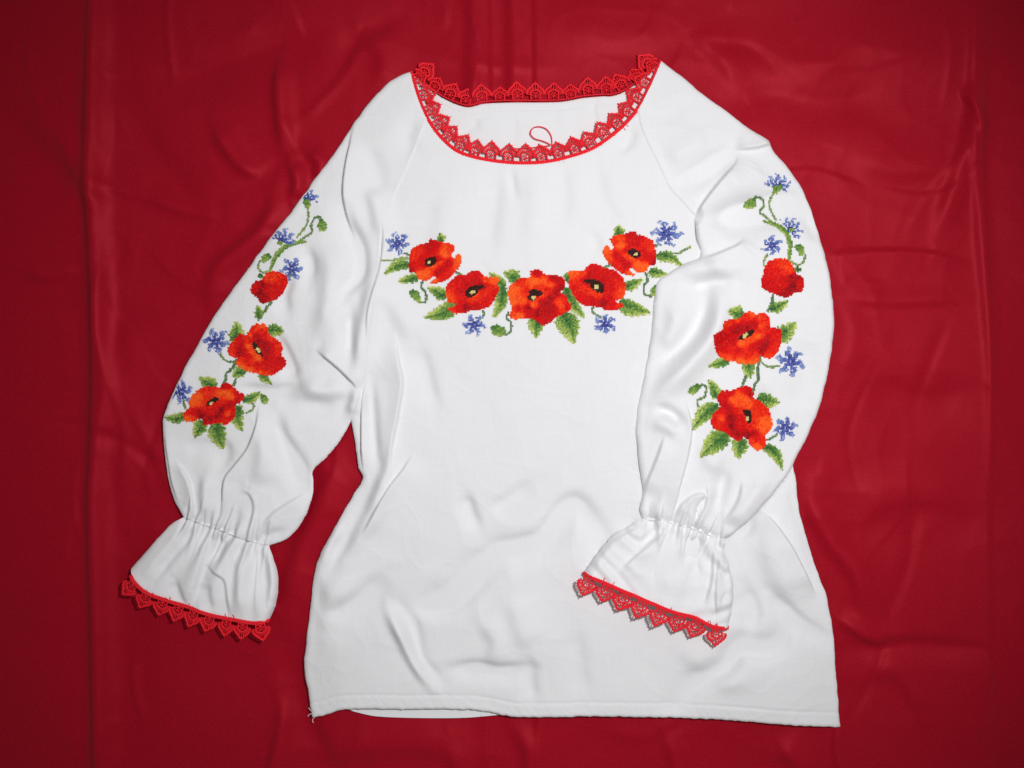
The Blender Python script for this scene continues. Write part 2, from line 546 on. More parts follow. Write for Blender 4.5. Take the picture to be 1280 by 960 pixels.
# ------------------------------------------------------------------ measured outlines of the blouse (photo pixels)
L_OUT = [(514, 91), (503, 95), (490, 102), (475, 117), (460, 133), (445, 153), (431, 175), (417, 196), (393, 228), (366, 266), (338, 301), (318, 328), (299, 353), (280, 380), (266, 401),
         (253, 424), (234, 459), (215, 499), (207, 520), (206, 540), (210, 587), (218, 622), (231, 646)]
L_GATH = [(231, 646), (250, 653), (275, 661), (300, 671), (320, 677), (338, 681)]
L_IN = [(338, 681), (358, 674), (372, 661), (385, 640), (391, 622), (393, 604), (392, 589), (410, 571), (426, 551), (440, 526)]
L_SEAM = [(440, 526), (450, 505), (459, 480), (464, 440), (468, 405), (474, 370), (478, 330), (481, 285), (491, 258), (515, 205), (536, 153)]
BODY_L = [(440, 526), (446, 560), (449, 585), (455, 597), (440, 622), (420, 657), (397, 704), (389, 760), (381, 830), (385, 860), (391, 896)]
HEM = [(391, 896), (405, 893), (430, 885), (450, 884), (500, 884), (560, 884), (600, 886), (640, 893), (680, 894), (730, 893), (800, 894), (850, 895), (900, 897), (960, 902), (1000, 905), (1049, 907)]
BODY_R = [(1049, 907), (1046, 870), (1043, 830), (1040, 790), (1033, 750), (1022, 718), (1012, 690), (1003, 660), (996, 630), (993, 600), (989, 578)]
NECK_F = [(514, 91), (524, 126), (536, 153), (552, 175), (572, 192), (600, 201), (640, 206), (672, 206), (705, 200), (740, 188), (770, 167), (795, 141), (811, 112), (826, 78)]
R_TOP = [(826, 78), (850, 96), (875, 117), (910, 143), (940, 165), (959, 177), (966, 190), (985, 212), (1003, 240), (1015, 270), (1025, 305), (1033, 340),
         (1038, 380), (1039, 410), (1036, 440), (1030, 475), (1020, 512), (1008, 542), (996, 565), (985, 588), (965, 615), (948, 634), (930, 652), (915, 665), (905, 671)]
R_GATH = [(905, 671), (890, 669), (875, 663), (860, 658), (845, 655), (828, 649), (812, 648), (800, 647)]
R_LEFT = [(800, 647), (798, 635), (802, 612), (798, 585), (795, 555), (793, 530), (797, 500), (805, 465), (811, 430), (815, 390), (820, 354), (835, 342), (855, 330), (873, 322), (868, 297), (867, 273)]
R_SEAM = [(867, 273), (850, 254), (834, 234), (815, 197), (801, 167), (795, 141)]
CUFF_L_A = [(231, 646), (215, 655), (200, 671), (185, 688), (167, 708)]
CUFF_L_E = [(167, 708), (174, 723), (188, 736), (212, 746), (240, 755), (270, 765), (300, 771), (322, 774), (339, 772)]
CUFF_L_B = [(339, 772), (347, 752), (350, 731), (348, 710), (343, 694), (338, 681)]
CUFF_R_A = [(800, 647), (785, 655), (764, 668), (745, 689), (728, 712)]
CUFF_R_E = [(728, 712), (750, 721), (780, 734), (810, 747), (840, 759), (865, 766), (885, 776), (907, 780)]
CUFF_R_B = [(907, 780), (912, 760), (914, 735), (909, 706), (902, 686), (905, 671)]
NECK_B = [(514, 91), (530, 105), (548, 120), (567, 130), (583, 135), (592, 134), (603, 131), (640, 129), (700, 128), (729, 123), (754, 121), (764, 121), (779, 116), (797, 104), (812, 90), (826, 78)]

_R1, _R2 = R_TOP[:6], R_TOP[5:]
sp = {k: (np.vstack([spline(_R1)[:-1], spline(_R2)]) if k == 'R_TOP' else spline(v)) for k, v in dict(L_OUT=L_OUT, L_GATH=L_GATH, L_IN=L_IN, L_SEAM=L_SEAM, BODY_L=BODY_L, HEM=HEM, BODY_R=BODY_R,
      NECK_F=NECK_F, R_TOP=R_TOP, R_GATH=R_GATH, R_LEFT=R_LEFT, R_SEAM=R_SEAM, CUFF_L_A=CUFF_L_A, CUFF_L_E=CUFF_L_E, CUFF_L_B=CUFF_L_B,
      CUFF_R_A=CUFF_R_A, CUFF_R_E=CUFF_R_E, CUFF_R_B=CUFF_R_B, NECK_B=NECK_B).items()}
for _k, _n in enumerate(('L_OUT', 'L_IN', 'BODY_L', 'BODY_R', 'R_TOP', 'R_LEFT', 'CUFF_L_A', 'CUFF_L_B', 'CUFF_R_A', 'CUFF_R_B')):
    _P = sp[_n]; _q = np.arange(len(_P)); _e = np.minimum(1, np.minimum(_q, _q[::-1]) / 3.0)
    _P += (np.column_stack([vnoise(_q / 4.3, _q * 0 + 3.1 * _k, 61), vnoise(_q / 4.3, _q * 0 + 3.1 * _k, 62)]) * 0.8 +
           np.column_stack([vnoise(_q / 1.7, _q * 0 + 3.1 * _k, 63), vnoise(_q / 1.7, _q * 0 + 3.1 * _k, 64)]) * 0.35) * _e[:, None]
# corners of measured outlines that must stay sharp are the ends of each run
def loop(*runs):
    out = []
    for r in runs:
        out.append(r[:-1])
    return np.vstack(out)

# slight pucker of the hem
h = sp['HEM']; h[2:-2, 1] += 0.25 * np.sin(np.arange(len(h))[2:-2] * 1.9) + 0.8 * vnoise(np.arange(len(h))[2:-2] / 2.2, np.zeros(len(h) - 4), 31)

FREE_OUT = [sp['L_OUT'], sp['L_IN'], sp['BODY_L'], sp['BODY_R'], sp['R_TOP']]
HEM_LINE = [sp['HEM']]
SIDE = {'L': (-1, 0), 'R': (1, 0), 'U': (0, -1), 'D': (0, 1)}
def st(pts, amp, side, dec, w=1.8): return ('s', pts, amp, SIDE[side], dec, w)
def vv(pts, amp, w): return ('v', pts, amp, w)

BODY_FOLDS = Folds([
    # left shoulder and sleeve
    st([(444, 152), (439, 180), (433, 215), (431, 245), (436, 275), (445, 300), (455, 320)], 4.5, 'R', 26),
    vv([(434, 262), (441, 285), (450, 305), (454, 326), (451, 346), (436, 363), (427, 381)], -4.5, 7),
    vv([(462, 235), (472, 262), (478, 300)], 2.5, 8),
    vv([(452, 180), (470, 210), (478, 250)], -2.0, 12),
    st([(481, 268), (480, 304), (475, 344), (467, 372), (462, 396), (461, 440)], 2.5, 'R', 14),
    vv([(470, 340), (462, 380), (452, 430), (450, 470)], 3.5, 8),
    vv([(440, 385), (440, 420), (442, 450)], -3.0, 5),
    vv([(386, 312), (391, 330), (391, 352)], -3.0, 6),
    vv([(405, 300), (415, 340), (410, 400), (395, 430)], 3.0, 14),
    vv([(348, 420), (360, 446), (374, 476)], -4.0, 6),
    vv([(362, 395), (358, 370), (368, 345)], -2.5, 6),
    vv([(306, 485), (345, 488), (376, 482)], -3.5, 5),
    vv([(375, 480), (410, 492), (440, 482)], 3.0, 9),
    vv([(340, 500), (390, 505), (425, 500)], -2.5, 9),
    st([(396, 437), (420, 456), (440, 475), (451, 489)], 5.0, 'U', 22),
    vv([(447, 484), (445, 500), (437, 518)], 3.5, 5),
    st([(326, 500), (322, 535), (312, 560), (295, 582), (284, 597), (281, 622), (277, 654)], 4.5, 'R', 24),
    vv([(347, 515), (352, 540), (364, 562), (378, 586), (389, 614)], -5.0, 8),
    vv([(340, 530), (335, 570), (330, 610)], 3.0, 14),
    st([(222, 572), (238, 596), (244, 618), (246, 648)], 4.0, 'L', 14),
    st([(208, 536), (216, 596), (226, 632)], 2.2, 'R', 14, 1.2),
    vv([(262, 590), (258, 620), (262, 648)], 3.0, 6),
    vv([(230, 560), (262, 556), (290, 566)], -2.5, 8),
    st([(300, 614), (314, 616), (320, 634), (310, 674)], 3.0, 'R', 16, 3.0),
    st([(390, 612), (352, 634), (322, 660)], 3.0, 'D', 18, 3.2),
    vv([(360, 660), (340, 668), (325, 676)], -2.5, 4),
    vv([(280, 548), (286, 565), (278, 585)], -2.0, 6),
    # armpit and left side of the body
    st([(463, 466), (456, 490), (453, 530), (454, 575), (456, 594)], 4.5, 'R', 16, 1.4),
    vv([(465, 472), (468, 520), (472, 565), (478, 584)], -3.0, 5),
    st([(495, 410), (500, 450), (505, 477), (500, 515), (495, 540), (491, 565), (490, 600)], 5.0, 'L', 18),
    st([(519, 562), (506, 584), (488, 608), (466, 645), (452, 672)], 4.0, 'R', 24),
    vv([(491, 565), (482, 596), (466, 634), (446, 668), (430, 695)], 4.0, 7),
    vv([(525, 430), (535, 470), (546, 510)], -2.2, 8),
    vv([(480, 624), (440, 671), (414, 706)], -2.5, 7),
    vv([(430, 650), (412, 682), (400, 712)], 2.2, 5),
    vv([(470, 350), (505, 400), (520, 430)], 2.0, 12),
    # lower body
    vv([(398, 775), (425, 762), (455, 745), (487, 716)], -4.0, 12),
    vv([(405, 720), (418, 745), (408, 790)], 2.5, 14),
    vv([(484, 756), (503, 793), (518, 825), (542, 858)], 5.0, 6),
    vv([(497, 752), (517, 780), (526, 820), (554, 852)], -3.5, 7),
    vv([(510, 760), (545, 756), (575, 745), (600, 712), (618, 690)], -5.0, 12),
    vv([(560, 834), (600, 832), (625, 836), (662, 831)], -4.0, 7),
    vv([(662, 822), (664, 848), (668, 872)], -2.0, 6),
    vv([(640, 740), (650, 780), (662, 810)], 2.0, 14),
    vv([(582, 615), (590, 640), (600, 660)], -3.0, 6),
    vv([(610, 638), (640, 620), (668, 600)], -2.0, 8),
    vv([(555, 746), (590, 720), (622, 688), (650, 680), (678, 670), (700, 640), (718, 628), (735, 642), (756, 668)], -5.0, 11),
    vv([(600, 770), (620, 800), (612, 830)], 2.0, 10),
    vv([(720, 780), (724, 830), (732, 870)], -1.6, 10),
    # under and beside the other sleeve
    vv([(846, 878), (872, 852), (907, 833), (925, 811), (955, 812), (974, 802), (986, 772)], -5.5, 9),
    vv([(845, 800), (900, 845), (940, 842)], 2.0, 14),
    vv([(929, 732), (941, 762), (936, 790)], -3.5, 8),
    vv([(960, 735), (986, 765), (1010, 784), (1036, 797)], -3.5, 7),
    vv([(918, 668), (930, 662), (937, 645)], -3.5, 6),
    st([(944, 630), (965, 652), (985, 680), (1003, 713), (1020, 748)], 5.5, 'L', 26, 1.5),
    vv([(985, 590), (990, 620), (1000, 655), (1014, 700), (1024, 740)], -1.2, 3),
    vv([(955, 660), (960, 700), (985, 745)], 2.0, 12),
    # chest
    vv([(640, 212), (642, 232), (646, 252)], -1.4, 3),
    vv([(625, 212), (618, 260), (612, 320)], -1.4, 10),
    vv([(664, 212), (668, 260), (662, 310)], 1.0, 12),
    vv([(700, 208), (706, 240), (704, 280)], -1.0, 9),
    vv([(745, 200), (752, 250), (778, 290)], -1.2, 10),
    vv([(735, 290), (745, 305), (742, 320)], -1.2, 6),
    vv([(790, 160), (785, 180), (772, 192)], -1.8, 6),
    vv([(520, 150), (512, 178), (524, 190)], -1.6, 7),
    vv([(560, 240), (552, 300), (556, 330)], 1.0, 14),
    # other shoulder
    vv([(918, 186), (887, 206), (867, 218), (838, 230)], -4.5, 8),
    vv([(890, 180), (860, 190), (830, 205)], 2.0, 12),
    vv([(800, 138), (830, 142), (856, 134)], -1.6, 7),
], 2.1, 3.5, 1.15).soften(180, 60, 1070, 930, 2.0, 1)

R_FOLDS = Folds([
    st([(922, 190), (917, 206), (903, 222), (888, 240), (875, 258), (869, 270), (867, 290), (870, 310), (874, 326)], 7.0, 'R', 40, 1.6),
    st([(914, 189), (928, 189), (945, 187), (968, 180)], 5.5, 'U', 16, 2.0),
    vv([(880, 278), (910, 270), (942, 262), (975, 256), (1004, 252)], -8.0, 13),
    vv([(900, 240), (940, 225), (960, 215)], 2.5, 16),
    st([(872, 325), (888, 321), (903, 315), (920, 307), (929, 296)], 4.5, 'D', 26, 2.0),
    vv([(1003, 262), (1012, 282), (1026, 302)], -2.5, 6),
    vv([(895, 362), (892, 395), (880, 425), (856, 455), (826, 485), (815, 505)], 5.5, 9),
    vv([(880, 362), (880, 384), (868, 412), (842, 440), (815, 462)], -3.5, 8),
    vv([(858, 362), (885, 354), (915, 352)], -4.0, 7),
    vv([(845, 345), (880, 338), (910, 340)], 2.5, 8),
    vv([(840, 380), (838, 410), (826, 440)], 2.5, 9),
    st([(850, 490), (860, 532), (856, 566), (846, 605), (836, 650)], 5.0, 'L', 22),
    st([(828, 540), (815, 577), (806, 600), (801, 618)], 4.5, 'R', 16),
    vv([(815, 508), (838, 516), (852, 532)], -4.0, 5),
    vv([(812, 530), (830, 532), (842, 546)], 2.5, 7),
    st([(838, 644), (850, 626), (866, 615), (878, 615), (881, 624)], 4.5, 'D', 20),
    st([(880, 600), (877, 631), (860, 658)], 4.0, 'R', 16),
    st([(923, 594), (917, 622), (898, 652)], 4.0, 'R', 18),
    vv([(906, 580), (899, 610), (890, 640)], -3.5, 6),
    vv([(950, 590), (930, 625), (905, 655)], 3.0, 9),
    vv([(818, 625), (815, 636), (812, 648)], 3.5, 4),
    vv([(940, 480), (950, 520), (945, 560)], -1.8, 14),
    vv([(1000, 420), (1004, 470), (990, 520)], -1.8, 14),
    vv([(896, 590), (880, 570), (872, 545)], 2.0, 9),
], 1.8, 3.3, 1.15).soften(760, 60, 1060, 700, 2.0, 1)

CL_FOLDS = Folds([
    vv([(250, 655), (222, 690), (196, 724)], -4.0, 6),
    vv([(236, 655), (208, 690), (182, 722)], 3.0, 7),
    st([(266, 660), (256, 700), (244, 754)], 4.0, 'L', 16, 3.2),
    st([(254, 700), (270, 711), (284, 721), (288, 745), (292, 772)], 4.5, 'R', 16, 3.0),
    vv([(222, 722), (230, 744), (238, 758)], -3.0, 5),
    vv([(322, 676), (331, 702), (337, 745)], -3.5, 7),
    vv([(302, 678), (304, 720), (310, 768)], 3.5, 8),
    vv([(284, 664), (276, 690), (272, 704)], -3.5, 5),
    vv([(262, 725), (264, 745), (268, 762)], -3.0, 6),
    vv([(340, 690), (344, 720), (342, 760)], 2.5, 5),
], 1.5, 1.9, 1.2)
CR_FOLDS = Folds([
    st([(836, 657), (815, 672), (795, 688), (766, 713)], 5.0, 'R', 22),
    st([(806, 652), (780, 664), (760, 677), (738, 704)], 3.5, 'D', 16),
    st([(888, 676), (885, 720), (874, 756)], 4.5, 'R', 14),
    st([(897, 680), (889, 731), (891, 774)], 4.0, 'R', 14),
    vv([(866, 668), (856, 690), (846, 706)], -3.5, 6),
    vv([(868, 682), (867, 700), (870, 716)], -3.5, 5),
    vv([(848, 665), (836, 700), (826, 740)], 3.0, 12),
    vv([(903, 686), (908, 715), (909, 750)], 2.5, 5),
], 1.5, 1.9, 1.2)

# fine crumple shared by all pieces
def crumple(X, Y):
    wx = X + 14 * vnoise(X / 60, Y / 60, 15); wy = Y + 14 * vnoise(X / 60 + 5, Y / 60, 16)
    z = 2.6 * vnoise(wx / 85, wy / 95, 11) + 0.3 * vnoise(wx / 24, wy / 27, 12)
    r = 1 - np.abs(vnoise(wx / 55, wy / 48, 13)); z += 0.45 * r ** 7
    z += 0.10 * vnoise(X / 5.0, Y / 5.0, 14)
    return z

def chest_mask(X, Y):
    # the embroidered yoke lies flattest
    return 1 - 0.65 * np.exp(-(((X - 665) / 165) ** 2 + ((Y - 300) / 150) ** 2))

def floor_to(z, b, k=2.2):
    t = np.clip((z - b) / k, -40, 40)
    return b + k * np.log1p(np.exp(t))

def body_z(X, Y):
    d = capdist(FREE_OUT, X, Y, 46.0)
    dh = capdist(HEM_LINE, X, Y, 26.0)
    dn = capdist([sp['NECK_F']], X, Y, 5.0)
    z = 2.2 + 5.0 * rnd(d, 7.0) + 3.5 * smoothstep(d / 46.0)
    z *= (0.55 + 0.45 * rnd(dh, 5.0)) * (0.75 + 0.25 * rnd(dn, 5.0))
    f = BODY_FOLDS(X, Y) + crumple(X, Y) * chest_mask(X, Y)
    # folds die out at the free rim so that it stays on the cloth
    z = z + f * (0.35 + 0.65 * rnd(d, 9.0)) * (0.4 + 0.6 * smoothstep(dh / 14))
    # stitched hem: a groove and tiny puckers
    z += np.where(dh < 25.9, -0.8 * np.exp(-((dh - 18) / 1.8) ** 2) + 0.6 * smoothstep((18 - dh) / 4) *
                  (0.5 + 0.5 * vnoise(X / 6.0 + dh * 0.15, dh / 16, 21)), 0)
    z += gather(sp['L_GATH'], X, Y, 9.0, 18, 1)
    z = floor_to(z, 1.6 + 1.6 * rnd(d, 8.0))
    return z + cloth_s(X, Y) + 0.8

def sleeveL_z(X, Y):
    d, s, sd, L = poly_eval(sp['L_SEAM'], X, Y, 8)
    return body_z(X, Y) + 0.9 - 1.3 * np.exp(-(d / 1.6) ** 2) + 0.5 * np.exp(-((d - 3.5) / 1.5) ** 2)

RFREE = [sp['R_LEFT']]
def sleeveR_z(X, Y):
    do = capdist([sp['R_TOP']], X, Y, 46.0)
    df = capdist(RFREE, X, Y, 46.0)
    low = smoothstep((Y + 0.35 * (X - 900) - 200) / 170)
    base = 2.2 + 5.5 * rnd(do, 7.0)
    lift = (1.5 + 9.0 * low) * edge(df, 8.0) * (0.25 + 0.75 * edge(do, 7.0, 46.0))
    bf = BODY_FOLDS(X, Y) * (1 - low)
    f = (R_FOLDS(X, Y) + bf + crumple(X + 300, Y) * 1.1) * (0.35 + 0.65 * rnd(do, 9.0)) * (0.45 + 0.55 * rnd(df, 6.0))
    under = 3.0 * low * (1 - 0.7 * smoothstep((X - 930) / 70))
    z = base + under * rnd(do, 9) + lift + f
    dsm = poly_eval(sp['R_SEAM'], X, Y, 34)[0]
    bl = smoothstep(dsm / 13.0)
    mm = bl < 0.999
    if mm.any():
        z[mm] = z[mm] * bl[mm] + (body_z(X[mm], Y[mm]) - cloth_s(X[mm], Y[mm]) - 0.8) * (1 - bl[mm])
    z += gather(sp['R_GATH'], X, Y, 9.0, 18, 2)
    z = floor_to(z, 2.0 + 3.0 * rnd(do, 9.0))
    d, s, sd, L = poly_eval(sp['R_SEAM'], X, Y, 8)
    z += 0.9 - 1.3 * np.exp(-(d / 1.6) ** 2) + 0.5 * np.exp(-((d - 3.5) / 1.5) ** 2)
    return z + cloth_s(X, Y) + 0.8

def edge(d, R=7.0, far=42.0):
    return 0.62 * rnd(d, R) + 0.38 * smoothstep(d / far)

def cuff_z(X, Y, g, e, sides, fold, z0, z1, zrim, seed, slv):
    dg = poly_eval(sp[g], X, Y, 200)[0]
    de, se, _, Le = poly_eval(sp[e], X, Y, 200)
    t = dg / (dg + de + 1e-6)
    ds = capdist([sp[s] for s in sides], X, Y, 14.0)
    z = z0 + (z1 - z0) * smoothstep(t)
    r = rnd(ds, 14.0)
    z = zrim + (z - zrim) * r
    wav = 3.0 * vnoise(se / 19.0, 0 * se + seed, 41 + seed) * smoothstep(t) ** 2
    sg = poly_eval(sp[g], X, Y, 200)[1]
    flute = 7.5 * vnoise((sg * (1 - t) + se * t * 0.55) / 13.0, 0 * se + 7.7 * seed, 81) * (1 - 0.45 * t)
    f = fold(X, Y) + flute + gather(sp[g], X, Y, 8.5, 20, seed) + crumple(X + 150, Y + 90) * 0.9 + wav
    z = z + f * (0.3 + 0.7 * r) + cloth_s(X, Y) + 0.8
    b = smoothstep(dg / 16.0)
    m = b < 0.999
    if m.any():
        z[m] = z[m] * b[m] + (slv(X[m], Y[m]) - 0.25) * (1 - b[m])
    return z

def cuffL_z(X, Y): return cuff_z(X, Y, 'L_GATH', 'CUFF_L_E', ('CUFF_L_A', 'CUFF_L_B'), CL_FOLDS, 8.5, 17.0, 4.0, 1, body_z)
def cuffR_z(X, Y): return cuff_z(X, Y, 'R_GATH', 'CUFF_R_E', ('CUFF_R_A', 'CUFF_R_B'), CR_FOLDS, 19.0, 31.0, 11.0, 2, sleeveR_z)

# the red cloth is pressed flat where the blouse lies on it
def pressed():
    z = CZ.ravel().copy(); x = CX.ravel(); y = CY.ravel()
    for runs in (('L_OUT', 'L_GATH', 'L_IN', 'BODY_L', 'HEM', 'BODY_R', 'R_TOP!', 'NECK_B!'), ('CUFF_L_A', 'CUFF_L_E', 'CUFF_L_B', 'L_GATH!')):
        P = np.vstack([sp[r.rstrip('!')][::-1] if r.endswith('!') else sp[r] for r in runs]) if runs[0] != 'L_OUT' else \
            np.vstack([sp['L_OUT'], sp['L_GATH'], sp['L_IN'], sp['BODY_L'], sp['HEM'], sp['BODY_R'], sp['R_TOP'][:20][::-1], sp['NECK_B'][::-1]])
        m = inside_poly(P, x, y)
        d = capdist([np.vstack([P, P[:1]])], x, y, 8.0)
        t = smoothstep(d / 8.0) * m
        z = z * (1 - t) + np.minimum(z, CB.ravel() - 0.6) * t
    return z
cloth = mesh_np('red_cloth', W(CX.ravel(), CY.ravel(), pressed() - 1.2), CF, SATIN)
cloth['label'] = 'crumpled dark red satin cloth with long creases spread out under the white blouse'
cloth['category'] = 'cloth'

# ------------------------------------------------------------------ the blouse and its cloth parts
blouse = bpy.data.objects.new('blouse', None)
COL.objects.link(blouse)
blouse.empty_display_size = 0.05
blouse['label'] = 'white long-sleeved blouse embroidered with red poppies and edged with red lace'
blouse['category'] = 'blouse'

def off(pts, dx, dy=0): return [(x + dx, y + dy) for x, y in pts]

# back panel: seen inside the neckline, under the front hem and along one side
BACK_HEM = [(391, 893), (425, 884), (445, 889), (470, 894), (520, 896), (580, 896), (618, 893), (645, 890), (700, 889), (800, 890), (900, 893), (1000, 901), (1045, 903)]
back_poly = loop(sp['NECK_B'], spline([(826, 78), (835, 92), (850, 150), (900, 230), (960, 400), (985, 560), (989, 600)]),
                 spline([(989, 600), (998, 660), (1018, 720), (1029, 755), (1037, 800), (1041, 860), (1045, 903)]),
                 spline(BACK_HEM[::-1]), spline([(391, 893), (385, 830), (393, 760), (401, 706), (445, 622), (459, 598), (470, 480), (480, 300), (505, 180), (512, 120), (514, 91)]))
def back_z(X, Y):
    dn = capdist([sp['NECK_B']], X, Y, 18)
    z = 1.2 + 1.0 * rnd(dn, 4.0) + 0.5 * crumple(X + 70, Y + 40) * smoothstep((Y - 100) / 30) * (1 - smoothstep((Y - 200) / 30))
    z = z - 1.6 * smoothstep((Y - 200) / 40) * (1 - smoothstep((Y - 850) / 20))
    z += -0.9 * np.exp(-((dn - 8.5) / 1.5) ** 2) * (dn < 17.9)           # seam of the neck facing
    z += Folds([vv([(600, 148), (590, 158), (572, 168)], -3.0, 5), vv([(745, 124), (742, 140), (748, 156)], -1.6, 4),
                vv([(640, 140), (644, 165), (640, 190)], -1.0, 6), vv([(700, 136), (706, 160)], 1.0, 7)])(X, Y)
    return z + cloth_s(X, Y) + 0.4
back_panel = sheet('back_panel', back_poly, back_z, COTTON, blouse, 1.5)

front_poly = loop(spline([(440, 526), (446, 507), (453, 480), (456, 440), (460, 405), (466, 370), (470, 330), (473, 285), (483, 256), (506, 202), (526, 150), (534, 150)]),
                  sp['NECK_F'][(sp['NECK_F'][:, 0] >= 536) & (sp['NECK_F'][:, 0] <= 797)],
                  spline([(797, 139), (808, 163), (823, 193), (842, 229), (860, 250), (880, 270), (920, 340), (955, 450), (980, 540), (989, 578)]),
                  sp['BODY_R'][::-1], sp['HEM'][::-1], sp['BODY_L'][::-1])
sleeveR_poly = loop(sp['R_TOP'], sp['R_GATH'], sp['R_LEFT'], sp['R_SEAM'], sp['NECK_F'][sp['NECK_F'][:, 0] >= 795])
RS_CLOSED = np.vstack([sleeveR_poly, sleeveR_poly[:1]])
def front_z(X, Y):
    z = body_z(X, Y)
    m = inside_poly(sleeveR_poly, X, Y)
    if m.any():
        d = poly_eval(RS_CLOSED, X[m], Y[m], 14.0)[0]
        t = smoothstep((d - 2.0) / 12.0)
        z[m] = z[m] * (1 - t) + np.minimum(z[m], cloth_s(X[m], Y[m]) + 2.8) * t
    return z
front_panel = sheet('front_panel', front_poly, front_z, COTTON, blouse)

sleeveL_poly = loop(sp['L_OUT'], sp['L_GATH'], sp['L_IN'], sp['L_SEAM'], sp['NECK_F'][sp['NECK_F'][:, 0] <= 536][::-1])
sleeve_l = sheet('sleeve', sleeveL_poly, sleeveL_z, COTTON, blouse)
sleeve_r = sheet('sleeve', sleeveR_poly, sleeveR_z, COTTON, blouse)
sleeve_l['label'] = 'sleeve lying spread out on the red cloth'
sleeve_r['label'] = 'sleeve folded over the front of the blouse'

def cuff(gath, a, e, b, zf, zb, label):
    g2 = (sp[gath][::-1] if gath == 'L_GATH' else sp[gath]).copy(); g2[1:-1] += np.array([0.8, -3.0])
    poly = loop(sp[a], sp[e], sp[b], g2)
    V1, F1 = sheet_arrays(poly, zf)
    c = poly.mean(0)
    V2, F2 = sheet_arrays(c + (poly - c) * 0.88, zb, 2.5)              # the under layer of the flare
    V = np.vstack([V1, V2]); F = np.vstack([F1, F2 + len(V1)])
    o = mesh_np('cuff', V, F, COTTON, blouse)
    o['label'] = label
    return o
cuff_l = cuff('L_GATH', 'CUFF_L_A', 'CUFF_L_E', 'CUFF_L_B', cuffL_z, lambda X, Y: cloth_s(X, Y) + 2.2, 'flared gathered cuff resting on the red cloth')
cuff_r = cuff('R_GATH', 'CUFF_R_A', 'CUFF_R_E', 'CUFF_R_B', cuffR_z, lambda X, Y: body_z(X, Y) + 2.0, 'flared gathered cuff resting on the front panel')

# ------------------------------------------------------------------ lace
def arc(cx_, cy_, r, a0, a1, n, z=0.0):
    a = np.radians(np.linspace(a0, a1, n))
    return np.stack([cx_ + r*np.cos(a), cy_ + r*np.sin(a), np.full(n, z)], -1)

def line3(p, q, n=2, bow=0.0):
    p = np.array(p, float); q = np.array(q, float)
    t = np.linspace(0, 1, n)[:, None]
    r = p + (q - p) * t
    r[:, 2] += bow * np.sin(math.pi * t[:, 0])
    return r

def scallop_mesh():
    """one lace motif: x along the band, y outwards, pixel units; netted half-round, spokes, pointed rim with picots"""
    B = Bag()
    # foot posts between band and motif: open eyelets stay on either side
    for x in (-5.6, 5.6):
        B.add(tube(line3((x, 2.5, 0), (x, 9.2, 0.2)), 1.0, 4))
    B.add(tube(line3((-11.3, 9.2, 0), (-5.6, 9.2, 0), 3), 0.55, 4))
    B.add(tube(line3((5.6, 9.2, 0), (11.3, 9.2, 0), 3), 0.55, 4))
    B.add(tube(line3((-5.6, 4.0, 0.2), (5.6, 9.0, 0.4), 3), 0.55, 4))
    B.add(tube(line3((5.6, 4.0, 0.4), (-5.6, 9.0, 0.2), 3), 0.55, 4))
    B.add(tube(line3((0, 3.0, 0.4), (0, 9.0, 0.2), 3), 0.55, 4))
    # netted half-round
    B.add(tube(arc(0, 8.6, 6.0, -12, 192, 15, 0.6), 1.0, 5))
    for k in (-2.6, 0.8):
        B.add(tube(line3((k - 1.6, 8.2, 0.2), (k + 2.6, 13.2 - abs(k) * 0.35, 0.4)), 0.5, 4))
        B.add(tube(line3((-k + 1.6, 8.2, 0.5), (-k - 2.6, 13.2 - abs(k) * 0.35, 0.3)), 0.5, 4))
    # pointed rim
    rim = spline([(-10.2, 9.2), (-10.3, 12.5), (-8.4, 16.0), (-4.4, 19.4), (0, 23.6), (4.4, 19.4), (8.4, 16.0), (10.3, 12.5), (10.2, 9.2)], 1.6)
    B.add(tube(np.column_stack([rim, np.full(len(rim), 0.4)]), 1.3, 5))
    # picots along the rim
    for i in range(1, len(rim) - 1):
        if i % 2 == 0:
            t = rim[i + 1] - rim[i - 1]; n = np.array([-t[1], t[0]]); n /= np.linalg.norm(n)
            p = rim[i] + n * 0.5; q = rim[i] + n * (2.0 if i != len(rim) // 2 else 3.0)
            B.add(tube(line3((p[0], p[1], 0.4), (q[0], q[1], 0.2)), [0.85, 0.5], 4))
    # spokes
    for a in np.linspace(6, 174, 13):
        c, s = math.cos(math.radians(a)), math.sin(math.radians(a))
        p = np.array([6.2 * c, 8.6 + 6.2 * s])
        d = (rim[:, 0] * s - (rim[:, 1] - 8.6) * c)
        f = (rim[:, 0] * c + (rim[:, 1] - 8.6) * s)
        k = np.argmin(np.abs(d) + (f < 0) * 99)
        B.add(tube(line3((p[0], p[1], 0.5), (rim[k][0], rim[k][1], 0.4), 3, 0.5), 0.72, 4))
    V, F = B.arrays()
    V = V * S
    V[:, 1] *= 1.0
    me = bpy.data.meshes.new('scallop')
    me.from_pydata(V.tolist(), [], F.tolist())
    me.polygons.foreach_set('use_smooth', np.full(len(F), True, bool))
    me.materials.append(LACE)
    return me
SCALLOP = scallop_mesh()

